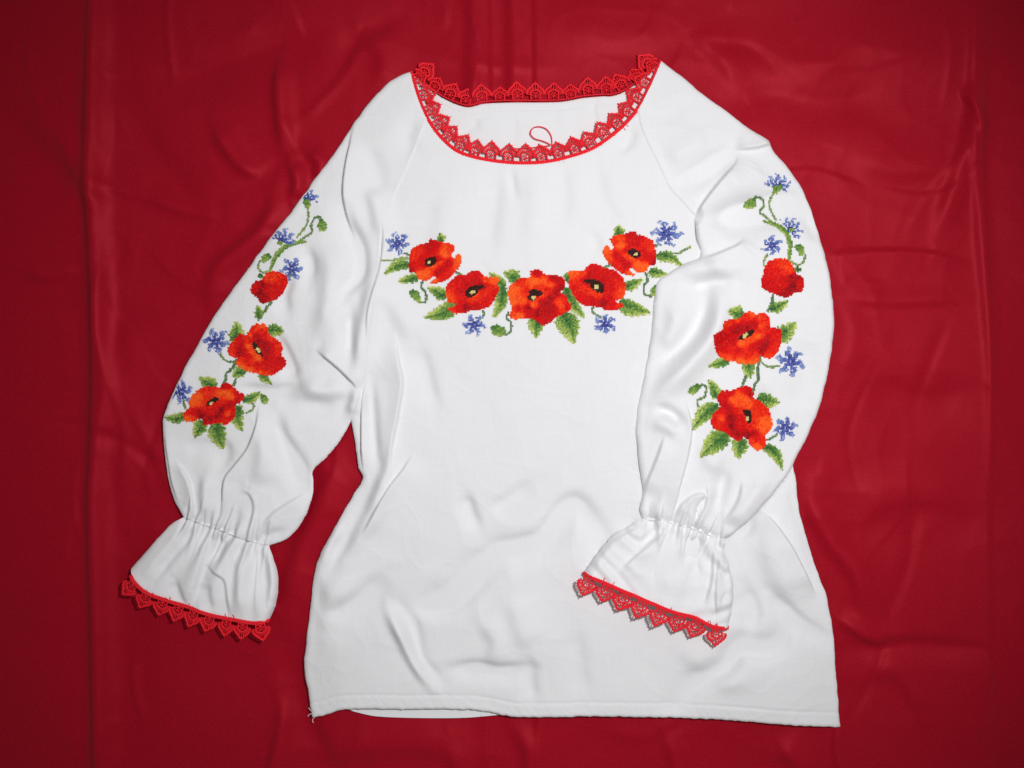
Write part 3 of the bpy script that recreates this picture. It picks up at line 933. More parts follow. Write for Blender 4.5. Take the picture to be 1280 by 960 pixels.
def lace(name, pts, zf, outward, pitch, label, tilt=0.0, zup=1.0, scale=1.0, seed=0, phase=0.5, cords=4, hscale=None, shift=0.0, ends=True):
    """band along a measured line plus separate scallops; outward = +1: scallops to the right of travel (screen)"""
    rs = random.Random(seed)
    P = spline(pts, 2.0)
    L = np.concatenate([[0], np.cumsum(np.hypot(*(P[1:] - P[:-1]).T))])
    def at(s):
        x = np.interp(s, L, P[:, 0]); y = np.interp(s, L, P[:, 1])
        e = 3.0
        tx = np.interp(s + e, L, P[:, 0]) - np.interp(s - e, L, P[:, 0]); ty = np.interp(s + e, L, P[:, 1]) - np.interp(s - e, L, P[:, 1])
        l = np.hypot(tx, ty) + 1e-9
        return x, y, tx / l, ty / l
    n = int(L[-1] / 0.9)
    ss = np.linspace(0, L[-1], n)
    x, y, tx, ty = at(ss)
    nx, ny = -ty * outward, tx * outward
    zz = zf(x, y) + zup
    k = np.ones(15) / 15.0
    zz = np.convolve(np.pad(zz, 7, mode='edge'), k, 'valid')
    B = Bag()
    # braided band: five cords side by side, plaited over each other
    for c in range(cords):
        o = -0.9 + c * 1.0
        ph = c * 2.1
        w = 0.35 * np.sin(ss * 1.9 + ph); zb = 0.45 * np.cos(ss * 1.9 + ph)
        path = np.stack([x + nx * (o + w), y + ny * (o + w), zz + 0.5 + zb], -1)
        B.add(tube(path, 0.85 + 0.15 * np.sin(ss * 2.6 + c), 5))
    # stray thread ends along the sewn edge
    if ends:
        for _ in range(int(L[-1] / 26)):
            k = rs.randrange(8, n - 8); a = rs.uniform(-0.9, 0.9); l = rs.uniform(2.5, 5.5)
            p0 = np.array([x[k] + nx[k] * -0.8, y[k] + ny[k] * -0.8, zz[k] + 0.8])
            dv = np.array([-nx[k] * math.cos(a) + tx[k] * math.sin(a), -ny[k] * math.cos(a) + ty[k] * math.sin(a), 0.15])
            sdv = np.array([-dv[1], dv[0], 0]) * rs.uniform(-0.5, 0.5)
            q = np.array([p0 + dv * l * t + sdv * l * t * t for t in np.linspace(0, 1, 5)])
            B.add(tube(q, 0.42, 4))
    V, F = B.arrays()
    V = W(V[:, 0], V[:, 1], V[:, 2])
    band = mesh_np(name, V, F, LACE, blouse)
    band['label'] = label
    m = max(1, int(round(L[-1] / pitch)))
    for i in range(m):
        s = (i + phase) * L[-1] / m
        X_, Y_, TX, TY = [float(v) for v in at(s)]
        NX, NY = -TY * outward, TX * outward
        z = float(np.interp(s, ss, zz))
        o = bpy.data.objects.new('scallop', SCALLOP)
        COL.objects.link(o); o.parent = band
        xa = Vector((TX, -TY, 0)); ya = Vector((NX, -NY, 0))
        za = xa.cross(ya)
        if za.z < 0:
            xa = -xa; za = xa.cross(ya)
        M = Matrix((xa, ya, za)).transposed().to_4x4()
        sx = (L[-1] / m) / 21.4 * rs.uniform(0.97, 1.03)
        hs = hscale(i, m) if hscale else 1.0
        sy = scale * rs.uniform(0.93, 1.05) * hs
        tl = tilt + rs.uniform(-0.12, 0.12)
        M = Matrix.Translation(((X_ - 640) * S, (480 - Y_) * S, z * S)) @ M @ Matrix.Rotation(rs.uniform(-0.09, 0.09), 4, 'Z') @ \
            Matrix.Rotation(tl, 4, 'X') @ Matrix.Rotation(rs.uniform(-0.2, 0.2), 4, 'Y') @ Matrix.Translation((0, shift * S, 0)) @ Matrix.Diagonal((sx, sy, 1.0, 1.0))
        o.matrix_basis = M
    return band

lace('neck_lace', NECK_F, body_z, -1, 22.0, 'red lace sewn round the front of the neckline', tilt=-0.06, zup=0.6, scale=0.98, seed=3,
     hscale=lambda i, m: 0.72 if i in (0, m - 1) else 1.0)
NB = [(x, y - 2.2) for x, y in [(519, 90), (530, 104), (548, 119), (567, 129), (583, 134), (592, 133), (603, 130), (640, 128), (700, 127), (729, 122), (754, 120), (764, 120), (779, 115), (797, 103), (812, 90), (822, 80)]]
lace('neck_lace', NB, back_z, -1, 21.5, 'red lace sewn along the back of the neckline', tilt=-0.03, zup=0.8, scale=0.98, seed=5, cords=1, ends=False, shift=-2.0,
     hscale=lambda i, m: 0.8 if i % 4 == 1 else 1.0)
lace('cuff_lace', [(170, 716)] + CUFF_L_E[1:], cuffL_z, 1, 21.5, 'red lace on the cuff that lies on the red cloth', tilt=-0.12, zup=0.6, scale=1.0, seed=7, shift=-1.8)
lace('cuff_lace', CUFF_R_E, cuffR_z, 1, 24.0, 'red lace on the cuff that lies on the blouse front', tilt=-0.10, zup=0.6, scale=1.08, seed=9, shift=-1.8, phase=0.34)

# ------------------------------------------------------------------ loose red thread in the neckline
def thread(pts, zf, r, name, parent, mat, lift=1.0, bow=0.0):
    P = spline(pts, 1.6)
    n = len(P)
    z = zf(P[:, 0], P[:, 1]) + lift + bow * np.sin(np.linspace(0, math.pi, n))
    V, F = tube(np.column_stack([P, z]), r, 5)
    return mesh_np(name, W(V[:, 0], V[:, 1], V[:, 2]), F, mat, parent)
thread([(690, 186), (689, 172), (683, 163), (674, 160), (666, 162), (663, 169), (668, 175), (678, 178), (688, 183), (684, 184), (655, 187), (636, 187)], back_z, 0.72, 'loose_thread', blouse, LACE, 2.0, 3.0)['label'] = 'loop of loose red thread inside the neckline'

for k, pts in enumerate([[(393, 891), (389, 888), (386, 884)], [(394, 893), (388, 892), (385, 895)], [(396, 894), (391, 899), (392, 903)]]):
    thread(pts, cloth_s, 0.4, 'frayed_thread', blouse, COTTON, 3.5)

# ------------------------------------------------------------------ embroidery (counted cross-stitch)
REDS = np.array([lin(c) for c in [(84, 4, 10), (132, 4, 14), (190, 6, 14), (218, 12, 12), (240, 54, 14), (250, 98, 28)]])
GREENS = np.array([lin(c) for c in [(50, 94, 50), (78, 124, 58), (120, 154, 72), (166, 186, 94), (202, 208, 128)]])
BLUES = np.array([lin(c) for c in [(40, 46, 130), (66, 82, 164), (106, 126, 192), (152, 168, 212)]])
DARK = np.array([lin((40, 22, 18)), lin((62, 30, 22))])
CREAM = np.array([lin((226, 214, 148)), lin((206, 186, 110))])
STEMS = np.array([lin(c) for c in [(82, 112, 82), (112, 140, 88), (158, 176, 106)]])

class Canvas:
    """stitches of one cloth part, on that part's own thread grid"""
    def __init__(self, O, ang, pitch, zf, parent, clip, seed):
        self.O = np.array(O, float); self.a = math.radians(ang); self.p = pitch
        self.zf = zf; self.parent = parent; self.clip = clip
        self.cells = {}; self.motifs = []; self.rs = np.random.RandomState(seed)
    def motif(self, name, label=None):
        self.motifs.append((name, label)); return len(self.motifs) - 1
    def grid(self, pts, pad=2):
        pts = np.asarray(pts, float)
        c, s = math.cos(self.a), math.sin(self.a)
        q = pts - self.O
        u = (q[:, 0] * c + q[:, 1] * s) / self.p; v = (-q[:, 0] * s + q[:, 1] * c) / self.p
        i, j = np.meshgrid(np.arange(int(u.min()) - pad, int(u.max()) + pad + 1), np.arange(int(v.min()) - pad, int(v.max()) + pad + 1))
        i = i.ravel(); j = j.ravel()
        x = self.O[0] + self.p * (i * c - j * s); y = self.O[1] + self.p * (i * s + j * c)
        return i, j, x, y
    def put(self, mid, i, j, rgb):
        for a, b, c in zip(i, j, rgb):
            self.cells[(int(a), int(b))] = (mid, c)
    def ramp(self, pal, val, noise):
        v = val + 0.0 + self.rs.randn(val.size) * noise
        v = np.clip(np.round(v * 2) / 2, 0, len(pal) - 1)
        k = np.minimum(v.astype(int), len(pal) - 2)
        f = (v - k)[:, None]
        return (pal[k] * (1 - f) + pal[k + 1] * f) * (1 + 0.07 * self.rs.randn(val.size))[:, None]
    def area(self, mid, poly, ctrl, pal, noise=0.4, edge=0.3):
        poly = np.asarray(poly, float)
        i, j, x, y = self.grid(poly)
        jit = edge * self.p
        m = inside_poly(poly, x + self.rs.uniform(-jit, jit, x.size), y + self.rs.uniform(-jit, jit, x.size))
        i, j, x, y = i[m], j[m], x[m], y[m]
        C = np.asarray(ctrl, float)
        w = 1.0 / ((x[:, None] - C[None, :, 0]) ** 2 + (y[:, None] - C[None, :, 1]) ** 2 + 3.0) ** 1.7
        val = (w * C[None, :, 2]).sum(1) / w.sum(1)
        if pal is REDS: val = 3.0 + (val - 2.7) * 1.08
        self.put(mid, i, j, self.ramp(pal, val, noise))
    def blob(self, mid, cx_, cy_, rx, ry, rot, pal):
        a = np.radians(np.linspace(0, 360, 20, endpoint=False)); t = math.radians(rot)
        px, py = rx * np.cos(a), ry * np.sin(a)
        P = np.column_stack([cx_ + px * math.cos(t) - py * math.sin(t), cy_ + px * math.sin(t) + py * math.cos(t)])
        self.area(mid, P, [(cx_, cy_, 0.4)], pal, 0.4, 0.3)
    def stem(self, mid, pts, w, pal=STEMS, val=0.6):
        P = spline(pts, 1.0)
        i, j, x, y = self.grid(P, 3)
        d, s, sd, L = poly_eval(P, x, y, 8)
        m = d < w
        self.put(mid, i[m], j[m], self.ramp(pal, np.full(m.sum(), val) + 0.5 * (s[m] / max(L, 1) - 0.5), 0.4))
    def leaf(self, mid, base, tip, width, bend=0.0, serr=1.0, lo=0.4, hi=4.1):
        b = np.array(base, float); t = np.array(tip, float)
        ax = t - b; l = np.linalg.norm(ax); ax /= l; nr = np.array([-ax[1], ax[0]])
        k = np.linspace(0, 1, 25)
        mid_l = b + ax * (k * l)[:, None] + nr * (bend * l * np.sin(k * math.pi))[:, None]
        prof = np.sin(np.clip(k * 1.02, 0, 1) ** 0.62 * math.pi) ** 0.8 * width / 2 + 0.8
        ser = 1 + serr * 0.34 * (np.abs(((k * l / 7.0) % 1.0) - 0.5) * 2 - 0.6)
        P = np.vstack([mid_l + nr * (prof * ser)[:, None], (mid_l - nr * (prof * np.roll(ser, 2))[:, None])[::-1]])
        i, j, x, y = self.grid(P, 2)
        m = inside_poly(P, x + self.rs.uniform(-0.7, 0.7, x.size) * self.p * 0.7, y + self.rs.uniform(-0.7, 0.7, x.size) * self.p * 0.7)
        i, j, x, y = i[m], j[m], x[m], y[m]
        d, s, sd, L = poly_eval(mid_l, x, y, 40)
        wloc = np.interp(s / max(L, 1e-6), k, prof)
        val = lo + (hi - lo) * np.clip(0.62 * (s / L) ** 1.4 + 0.5 * (d / (wloc + 0.6)) ** 1.5 + 0.12 * sd, 0, 1)
        vein = np.abs(((s * 0.9 - d * 0.8) / 4.5) % 1.0 - 0.5) < 0.16
        val = val + vein * 0.5 - (d < 1.0) * 0.5
        self.put(mid, i, j, self.ramp(GREENS, val, 0.5))
    def cornflower(self, mid, cx_, cy_, r, n=7, rot=0.0, fan=None, sq=1.0):
        r = r + 1.0
        i, j, x, y = self.grid([(cx_ - r - 2, cy_ - r - 2), (cx_ + r + 2, cy_ + r + 2), (cx_ - r - 2, cy_ + r + 2), (cx_ + r + 2, cy_ - r - 2)])
        dx = x - cx_; dy = (y - cy_) / sq
        rr = np.hypot(dx, dy); th = np.degrees(np.arctan2(dy, dx)) + rot + 9 * np.sin(rr * 0.55 + cx_)
        fr = np.abs(((th / 360.0 * n) % 1.0) - 0.5) * 2          # 0 in a petal's middle, 1 between petals
        lim = 0.66 + 0.28 * smoothstep((rr / r - 0.3) / 0.5)
        lobe = r * (0.78 + 0.22 * np.cos(fr * math.pi)) * (0.86 + 0.18 * vnoise(th / 24, rr * 0 + cx_ * 0.1, 91))
        m = ((rr < r * 0.26) | (fr < lim)) & (rr < lobe)
        if fan is not None:
            a0, a1 = fan
            raw = np.degrees(np.arctan2(dy, dx)) % 360
            m &= (((raw - a0) % 360) < ((a1 - a0) % 360)) | (rr < r * 0.16)
        pr = np.where(rr < 0.45 * r, 1.0, 0.88)
        m &= self.rs.rand(rr.size) < pr
        val = 3.1 * (rr / r) ** 1.0 + 0.15 + 0.5 * (self.rs.rand(rr.size) - 0.5)
        self.put(mid, i[m], j[m], self.ramp(BLUES, val[m], 0.45))
        q = (rr < 1.3)
        if fan is None:
            self.put(mid, i[q], j[q], np.tile(np.array([lin((160, 160, 215))]), (int(q.sum()), 1)))
    def build(self):
        c, s = math.cos(self.a), math.sin(self.a)
        keys = np.array(list(self.cells.keys())); vals = list(self.cells.values())
        mids = np.array([v[0] for v in vals]); rgb = np.array([v[1] for v in vals])
        x = self.O[0] + self.p * (keys[:, 0] * c - keys[:, 1] * s); y = self.O[1] + self.p * (keys[:, 0] * s + keys[:, 1] * c)
        ok = inside_poly(self.clip, x, y)
        # measured in the photo, where raised cloth is seen slightly further from the middle
        z0 = self.zf(x, y)
        x = 640 + (x - 640) * (1 - z0 / HC); y = 480 + (y - 480) * (1 - z0 / HC)
        for k, (name, label) in enumerate(self.motifs):
            m = ok & (mids == k)
            if m.sum() < 2:
                continue
            X = x[m]; Y = y[m]; n = X.size
            hw = self.p * 0.54; bw = self.p * (0.24 if name == 'cornflower' else 0.31)
            V = []; 
            jit = self.rs.uniform(-0.12, 0.12, (n, 2)) * self.p
            hz = 0.25 + 0.25 * self.rs.rand(n)
            for diag, zl in ((1, 0.0), (-1, 0.28)):
                # leg of the cross along (1, diag); three stations across its length
                for t, zt in ((-1, 0.0), (0, 1.0), (1, 0.0)):
                    for w_ in (-1, 1):
                        u = t * hw + w_ * bw * 0.7071; v = diag * t * hw - diag * w_ * bw * 0.7071
                        if diag < 0:
                            u = t * hw + w_ * bw * 0.7071; v = -t * hw + w_ * bw * 0.7071
                        px = X + jit[:, 0] + u * c - v * s; py = Y + jit[:, 1] + u * s + v * c
                        V.append((px, py, zt * (0.55 + hz) + zl + 0.35))
            PX = np.stack([q[0] for q in V], 1); PY = np.stack([q[1] for q in V], 1); PZ = np.stack([np.broadcast_to(q[2], (n,)) for q in V], 1)
            base = self.zf(PX.ravel(), PY.ravel()).reshape(PX.shape)
            P3 = W(PX, PY, PZ + base).reshape(-1, 3)
            f = np.array([[0, 1, 3, 2], [2, 3, 5, 4], [6, 7, 9, 8], [8, 9, 11, 10]])
            F = (np.arange(n)[:, None, None] * 12 + f[None]).reshape(-1, 4)
            colr = np.repeat(np.clip(np.column_stack([rgb[m], np.ones(n)]), 0, 1), 12, 0)
            o = mesh_np(name, P3, F, FLOSS, self.parent, True, colr, True)
            if label: o['label'] = label

# ---- designs, traced from the photograph (each in the pixels of one enlarged view: value = offset + view / k)
def T(view, ox, oy, k=8.0): return [(ox + p[0] / k, oy + p[1] / k) + tuple(p[2:]) for p in view]

P_A = dict(out=[(290,400),(300,310),(325,250),(420,200),(480,190),(490,165),(530,155),(570,170),(640,185),(700,195),(745,235),(740,270),(715,300),(725,335),(755,330),(770,300),(800,310),(820,350),(800,420),(740,490),(700,530),(640,570),(560,595),(510,590),(530,560),(560,545),(555,525),(520,525),(490,555),(430,565),(390,550),(350,490),(300,480)],
    c=[(400,290,3.2),(500,260,2.2),(560,210,2.2),(650,230,4),(640,300,4.6),(700,250,3.4),(350,330,3.3),(350,420,2.6),(420,340,2.4),(440,420,2.6),(400,510,4.7),(470,480,4.5),(540,430,4.1),(600,390,3.9),(590,350,2.3),(620,440,2.0),(580,490,1.8),(680,400,2.0),(640,520,2.8),(790,340,4.6),(760,420,3.9),(540,580,4.3),(700,470,3),(300,460,1.4),(490,180,2)],
    blobs=[(505,375,55,40,-25,0),(488,382,24,18,-20,1)])
P_B = dict(out=[(660,680),(680,600),(720,560),(760,525),(870,500),(900,475),(970,470),(1020,495),(1040,525),(1130,530),(1190,540),(1180,600),(1190,640),(1170,710),(1130,780),(1090,825),(1000,855),(900,865),(860,885),(760,895),(700,870),(670,850),(740,825),(760,805),(690,785),(665,740)],
    c=[(760,600,2.6),(900,530,2.5),(960,560,2.1),(880,620,1.8),(1000,600,1.6),(720,650,3),(720,740,3.9),(800,740,2.8),(800,680,2.1),(690,720,4),(840,770,2.4),(900,760,3.6),(960,720,3.6),(1050,680,3.2),(1100,640,3.1),(1120,560,4.3),(1170,540,4.7),(1060,560,3.9),(1050,780,2.6),(960,820,2.1),(800,850,2.5),(720,850,3.2),(860,820,1.2),(1140,700,2.6),(1040,620,1.9)],
    blobs=[(925,672,70,42,-38,0),(1005,630,40,16,-8,0),(930,680,30,22,-30,1)])
P_C = dict(out=[(115,460),(130,400),(180,350),(230,310),(340,290),(345,235),(400,220),(450,225),(490,265),(540,270),(640,280),(680,310),(690,360),(670,420),(640,445),(690,470),(720,520),(755,590),(730,630),(650,670),(600,690),(540,745),(480,770),(440,760),(390,720),(300,700),(200,715),(140,690),(135,655),(160,630),(150,570),(125,510)],
    c=[(410,260,2.0),(610,330,2.0),(560,300,1.7),(640,400,1.4),(400,330,4.7),(480,330,4.5),(550,370,4.2),(350,330,4.5),(250,340,3),(200,420,4.4),(150,460,4.7),(220,480,4),(300,430,3),(180,540,4.7),(270,540,4.1),(380,570,4.3),(470,470,3.6),(430,400,3.2),(540,430,3),(600,440,1.4),(550,510,1.2),(480,560,1.4),(220,610,2.5),(240,680,4.7),(170,660,3.9),(320,600,1.4),(330,650,2.2),(420,640,1.2),(470,720,2.2),(520,640,1.4),(620,540,3.9),(650,580,4.1),(690,520,3),(570,600,1.7),(720,590,2.4),(590,660,2.2)],
    blobs=[(395,450,58,32,10,0),(355,495,34,30,0,0),(375,500,26,22,-20,1)])
P_D = dict(out=[(170,430),(190,380),(260,340),(265,285),(310,245),(440,215),(480,175),(550,155),(605,180),(680,170),(730,210),(740,260),(745,315),(800,325),(845,330),(850,420),(845,480),(810,570),(740,625),(680,610),(645,600),(640,640),(590,675),(500,680),(420,670),(370,650),(320,650),(260,620),(210,580),(185,510)],
    c=[(210,420,2.2),(230,500,2.4),(250,390,2),(280,600,3.7),(340,630,4.1),(300,540,2.6),(380,590,3),(450,660,4.7),(540,670,4.7),(600,640,4.2),(500,600,3.2),(420,540,2.4),(560,560,2.8),(600,590,3.4),(320,280,3.4),(300,330,3.2),(360,330,1.9),(340,400,2.1),(420,240,3.7),(470,260,2.6),(440,310,1.4),(400,360,1.2),(520,220,3.2),(560,180,4.4),(540,280,1.7),(520,320,0.9),(580,290,1.7),(650,220,3.7),(700,230,3),(660,300,3.9),(620,350,3),(690,330,3.0),(380,440,1.9),(450,470,4.7),(540,450,4.1),(620,400,4.7),(500,430,4),(680,390,4.1),(560,500,2.3),(650,470,1.9),(700,400,1.4),(690,480,1.2),(660,540,1.2),(760,400,2.4),(800,360,2.6),(800,500,3.1),(760,560,3.2),(720,590,3.5),(830,440,2.8)],
    blobs=[(505,390,80,24,-30,0),(490,395,32,22,-30,1)])
P_E = dict(out=[(230,460),(235,410),(270,350),(320,310),(300,250),(295,205),(340,150),(430,145),(530,110),(580,100),(630,120),(650,170),(645,215),(700,240),(770,290),(820,360),(835,430),(840,500),(810,560),(775,590),(780,640),(770,710),(700,745),(650,720),(610,680),(600,640),(550,610),(500,655),(460,630),(400,590),(350,550),(290,540),(245,510)],
    c=[(330,420,3.9),(260,440,2.6),(320,340,2.4),(300,500,3),(400,320,1.7),(430,420,1.0),(430,500,1.1),(380,540,2.6),(480,580,1.4),(450,620,2.4),(350,210,2.4),(330,270,2),(420,170,2.3),(580,140,2.3),(620,190,2),(450,240,4.5),(520,210,4.6),(590,230,4.6),(500,270,4.1),(600,280,4.3),(500,340,3),(520,420,2.6),(520,500,2.6),(700,300,3),(760,360,3.1),(680,400,3.3),(750,440,4.5),(800,480,4.7),(760,540,4.5),(650,470,3.3),(640,520,3),(700,500,4.1),(590,590,1.0),(650,570,1.4),(700,620,2.6),(740,650,3),(690,710,4.7),(640,660,3.5)],
    blobs=[(590,370,38,30,45,0),(612,420,22,46,0,0),(592,425,17,27,-15,1)])

def poppy(cv, D, tf, label, s_blob=1.0, rotadd=0, flip=False):
    mid = cv.motif('poppy', label)
    out = tf(spline(D['out'], 12.0, True)); ctl = np.array(D['c'], float)
    cv.area(mid, out, np.column_stack([tf(ctl[:, :2]), ctl[:, 2]]), REDS, 0.28)
    for bx, by, rx, ry, rot, kind in D['blobs']:
        a = np.radians(np.linspace(0, 360, 18, endpoint=False)); t = math.radians(rot)
        px = bx + rx*np.cos(a)*math.cos(t) - ry*np.sin(a)*math.sin(t); py = by + rx*np.cos(a)*math.sin(t) + ry*np.sin(a)*math.cos(t)
        P = tf(np.column_stack([px, py])); c0 = P.mean(0); P = c0 + (P - c0) * (1.18 if kind == 0 else 0.9)
        cv.area(mid, P, [(c0[0], c0[1], 0.4)], DARK if kind == 0 else CREAM, 0.35, 0.25)

def at8(ox, oy, k=8.0): return lambda P: np.array([ox, oy]) + np.asarray(P, float) / k
def mirror(src0, dst0, s=1.0, k=8.0):
    """the same flower worked the other way round: view point src0 lands on dst0"""
    return lambda P: np.column_stack([dst0[0] - (np.asarray(P, float)[:, 0] - src0[0]) / k * s, dst0[1] + (np.asarray(P, float)[:, 1] - src0[1]) / k * s])

chest = Canvas((665, 350), 0.0, 1.75, front_z, front_panel, front_poly, 11)
def lf(cv, items, tf=None, **kw):
    for it in items:
        b, t, w = it[0], it[1], it[2]; bend = it[3] if len(it) > 3 else 0.0
        if tf is not None:
            q = tf(np.array([b, t], float)); b, t = q[0], q[1]
        cv.leaf(cv.motif('leaf'), b, t, w, bend, **kw)
lf(chest, [((513,330),(480,343),12,0.12), ((523,346),(498,352),10,0.0), ((553,304),(550,291),10), ((559,371),(534,359),13), ((572,381),(530,397),19,-0.05),
           ((627,356),(616,398),15,-0.1), ((632,358),(612,341),11), ((648,352),(630,340),16,0.1), ((670,396),(670,422),19), ((702,392),(718,430),27,-0.05),
           ((706,360),(731,397),16,0.08), ((708,352),(720,339),14), ((775,295),(773,282),12), ((820,320),(852,333),12,-0.14), ((811,340),(834,343),10),
           ((780,361),(803,349),12), ((773,379),(813,391),19,0.04)])
def stems(cv, items, tf=None, w=1.15, val=0.6):
    for it in items:
        q = np.array(it, float)
        if tf is not None: q = tf(q)
        cv.stem(cv.motif('stem'), q, w, STEMS, val)
z1 = at8(475, 280); z2 = at8(620, 310); z3 = at8(720, 270)
stems(chest, [[(250,295),(280,305),(312,330)], [(425,572),(410,620),(440,660),(465,720),(455,775),(420,788),(370,772)], [(745,470),(780,492),(815,502)], [(1030,868),(1042,905),(1000,955)]], z1)
stems(chest, [[(30,367),(120,362),(200,345),(300,345)]], z1, 1.1, 1.8)
stems(chest, [[(120,648),(112,700),(150,745),(150,820),(110,862),(70,862)], [(968,596),(970,640),(1050,695)]], z2)
stems(chest, [[(275,518),(350,483)], [(698,575),(715,650),(680,700),(690,780),(740,800),(800,780)], [(765,302),(845,290)]], z3)
stems(chest, [[(940,368),(1030,375),(1080,340),(1142,310)]], z3, 1.2, 1.2)
def bud(cv, poly, tf=None, name='green_bud', pal=GREENS, grad=(0.8, 2.8)):
    q = np.array(poly, float)
    if tf is not None: q = tf(q)
    c0 = q.mean(0)
    lo = q[np.argmin(q[:, 1])]; hi = q[np.argmax(q[:, 1])]
    cv.area(cv.motif(name), q, [(lo[0], lo[1], grad[0]), (c0[0], c0[1], (grad[0] + grad[1]) / 2), (hi[0], hi[1], grad[1])], pal, 0.4)
bud(chest, [(288,680),(330,655),(390,680),(405,740),(412,778),(370,775),(310,725)], z1)
bud(chest, [(-50,790),(10,765),(80,790),(105,840),(90,875),(20,890),(-40,850)], z2)
bud(chest, [(745,730),(800,690),(830,720),(810,790),(750,800)], z3)
for (cx_, cy_, r, rot, lab) in [(497, 304, 17.5, 10, 'blue cornflower at the left end of the chest garland'), (593, 406, 16.5, 25, 'blue cornflower hanging below the left part of the chest garland'),
                           (757, 405, 16.5, 0, 'blue cornflower hanging below the right part of the chest garland'), (833, 292, 21, 20, 'blue cornflower at the right end of the chest garland')]:
    chest.cornflower(chest.motif('cornflower', lab), cx_, cy_, r, 6, rot, None, 0.9)
poppy(chest, P_A, z1, 'red poppy at the upper left of the chest garland')
poppy(chest, P_A, mirror((505, 378), (793.1, 317.2)), 'red poppy at the upper right of the chest garland')
poppy(chest, P_B, z1, 'red poppy just left of the garland centre')
poppy(chest, P_B, mirror((930, 680), (745.6, 358.8), 1.08), 'red poppy just right of the garland centre')
poppy(chest, P_C, z2, 'large ruffled red poppy at the centre of the chest garland')
chest.build()

# ---- sleeves: worked once, the other sleeve carries the mirrored design
LANDMARKS = [((972, 226), (387, 243)), ((938, 252), (404, 278)), ((990, 278), (354, 295)), ((965, 307), (365, 335)), ((952, 352), (359, 357)), ((1004, 354), (314, 357)), ((978, 324), (339, 341)), ((975, 371), (342, 382)), ((985, 303), (348, 318)),
             ((931, 420), (325, 439)), ((988, 452), (270, 427)), ((892, 424), (359, 461)), ((940, 392), (316, 404)), ((925, 456), (311, 464)), ((975, 420), (293, 430)), 
             ((935, 522), (266, 501)), ((982, 535), (227, 490)), ((876, 570), (281, 561)), ((868, 488), (328, 497)), ((977, 587), (206, 517)), ((890, 522), (292, 521)), ((930, 484), (288, 484)), ((921, 572), (243, 548)), ((954, 560), (229, 522))]
def tps(src, dst, lam=2500.0):
    A = np.array(src, float); B = np.array(dst, float); n = len(A)
    def U(r2): return r2 * np.log(r2 + 1e-9)
    K = U(((A[:, None] - A[None]) ** 2).sum(-1)) + lam * np.eye(n)
    Pm = np.column_stack([np.ones(n), A])
    M = np.block([[K, Pm], [Pm.T, np.zeros((3, 3))]])
    sol = np.linalg.solve(M, np.vstack([B, np.zeros((3, 2))]))
    def f(Q):
        Q = np.asarray(Q, float)
        return U(((Q[:, None] - A[None]) ** 2).sum(-1)) @ sol[:n] + np.column_stack([np.ones(len(Q)), Q]) @ sol[n:]
    return f
to_left = tps([a for a, b in LANDMARKS], [b for a, b in LANDMARKS])
ident = lambda P: np.asarray(P, float)

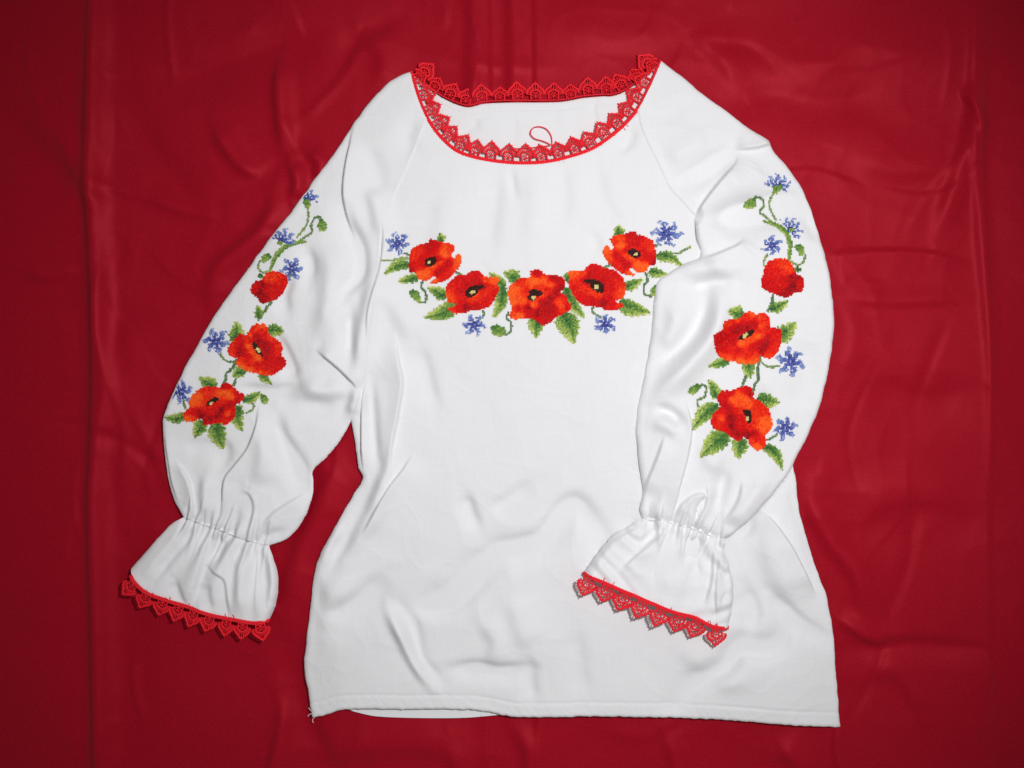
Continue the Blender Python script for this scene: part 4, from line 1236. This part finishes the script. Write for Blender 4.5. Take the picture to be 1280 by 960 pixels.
def sleeve_design(cv, tf, where, cfs):
    v5 = lambda P: tf(np.array([840, 200.]) + np.asarray(P, float) / 5.055)
    vd = lambda P: tf(np.array([870, 370.]) + np.asarray(P, float) / 8.0)
    ve = lambda P: tf(np.array([860, 470.]) + np.asarray(P, float) / 8.0)
    # stems first, flowers over them
    stems(cv, [[(650,205),(625,240),(615,290),(635,340),(655,378)], [(600,600),(580,640),(582,672)], [(840,600),(832,645),(790,662),(750,640)]], v5, 1.1, 1.5)
    stems(cv, [[(530,235),(568,245),(580,290),(555,328),(590,358),(620,385)]], v5, 1.2, 1.0)
    for nm, pts, w in (('leaf', [(582,388),(640,405),(700,440),(735,490),(745,560),(735,640)], 2.9),):
        q = spline(v5(np.array(pts, float)), 1.0)
        mid = cv.motif('leaf')
        i, j, x, y = cv.grid(q, 4)
        d, s, sd, L = poly_eval(q, x, y, 10)
        m = d < w * np.sin(np.clip(s / L, 0.02, 0.98) * math.pi) ** 0.35
        cv.put(mid, i[m], j[m], cv.ramp(GREENS, 2.0 + 0.8 * sd[m] * (d[m] / w), 0.4))
    bud(cv, [(450,300),(468,260),(530,232),(532,290),(500,312)], v5)
    bud(cv, [(768,545),(800,528),(835,550),(838,600),(805,600)], v5, 'leaf')
    bud(cv, [(770,690),(790,672),(822,692),(795,712)], v5, 'leaf', GREENS, (0.2, 1.0))
    stems(cv, [[(638,850),(632,900),(606,955)]], v5, 1.5, 0.4)
    stems(cv, [[(615,560),(640,610),(625,680),(615,760),(625,830),(590,880),(570,945)], [(512,775),(490,830),(465,895)]], vd, 1.5, 0.4)
    stems(cv, [[(640,650),(700,700),(760,712),(830,695)]], vd, 1.1, 1.1)
    stems(cv, [[(140,85),(180,110),(175,180),(150,220),(100,240),(95,290),(130,340)], [(800,640),(850,610),(895,580)]], ve, 1.15, 1.0)
    sc_ = np.linalg.norm(tf(np.array([[935, 450.], [935, 460.]]))[1] - tf(np.array([[935, 450.]]))[0]) / 10
    lf(cv, [((470,190),(315,140),17 * sc_), ((800,430),(1000,262),21 * sc_,0.05), ((330,640),(118,705),11 * sc_), ((510,660),(545,825),16 * sc_), ((735,140),(922,48),12 * sc_,0.06)], vd)
    lf(cv, [((285,225),(200,38),12 * sc_,0.1), ((300,290),(45,540),19 * sc_,0.1), ((395,570),(125,812),25 * sc_,0.05), ((530,620),(492,828),19 * sc_), ((745,690),(940,945),13 * sc_,-0.14), ((680,240),(915,268),19 * sc_)], ve)
    bud(cv, [(0,160),(20,110),(80,80),(140,85),(110,130),(60,185),(10,172)], ve)
    for cx_, cy_, r, rot, fan, sq, lab in cfs:
        cv.cornflower(cv.motif('cornflower', lab), cx_, cy_, r, 6 if fan is None else 10, rot, fan, sq)
    # calyxes of the two side-on cornflowers
    bud(cv, [(640,170),(690,155),(700,180),(660,210),(635,205)], v5, 'calyx', GREENS, (1.2, 2.4))
    bud(cv, [(735,430),(770,425),(775,450),(740,458)], v5, 'calyx', GREENS, (1.6, 2.6))
    mid = cv.motif('poppy', 'half-open red poppy bud on the ' + where)
    bo = [(565,770),(580,700),(600,650),(650,625),(710,625),(755,655),(775,700),(785,725),(815,735),(832,780),(820,825),(770,840),(740,862),(700,865),(640,840),(600,830),(570,800)]
    bc = np.array([(690,660,3.5),(740,690,3.7),(620,720,2.6),(700,780,2.4),(720,840,1.5),(768,800,1.0),(800,790,2.4),(600,800,2.1),(660,700,2.9),(660,790,2.3),(770,750,1.4)], float)
    cv.area(mid, v5(spline(bo, 10, True)), np.column_stack([v5(bc[:, :2]), bc[:, 2]]), REDS, 0.35)
    poppy(cv, P_D, vd, 'open red poppy below the bud on the ' + where)
    poppy(cv, P_E, ve, 'lowest red poppy, nearest the cuff, on the ' + where)

right = Canvas((931, 420), -4.0, 1.75, sleeveR_z, sleeve_r, sleeveR_poly, 21)
sleeve_design(right, ident, 'sleeve folded over the blouse',
    [(971, 235, 20, 0, (195, 20), 1.0, None), (987, 288, 19, 10, (225, 60), 1.0, None), (965, 307, 14.5, 0, None, 1.0, None), (988, 452, 20.5, 15, None, 1.0, None), (981, 535, 17.5, 40, None, 1.0, None)])
right.build()
left = Canvas((325, 439), 26.0, 1.7, sleeveL_z, sleeve_l, sleeveL_poly, 31)
sleeve_design(left, to_left, 'sleeve lying on the red cloth',
    [(384, 251, 17, 0, (200, 10), 1.0, None), (351, 302, 20, 10, (205, 20), 0.95, None), (365, 336, 15.5, 30, None, 1.1, None), (270, 427, 18.5, 15, None, 0.95, None), (227, 490, 15.5, 40, None, 1.1, None)])
left.build()
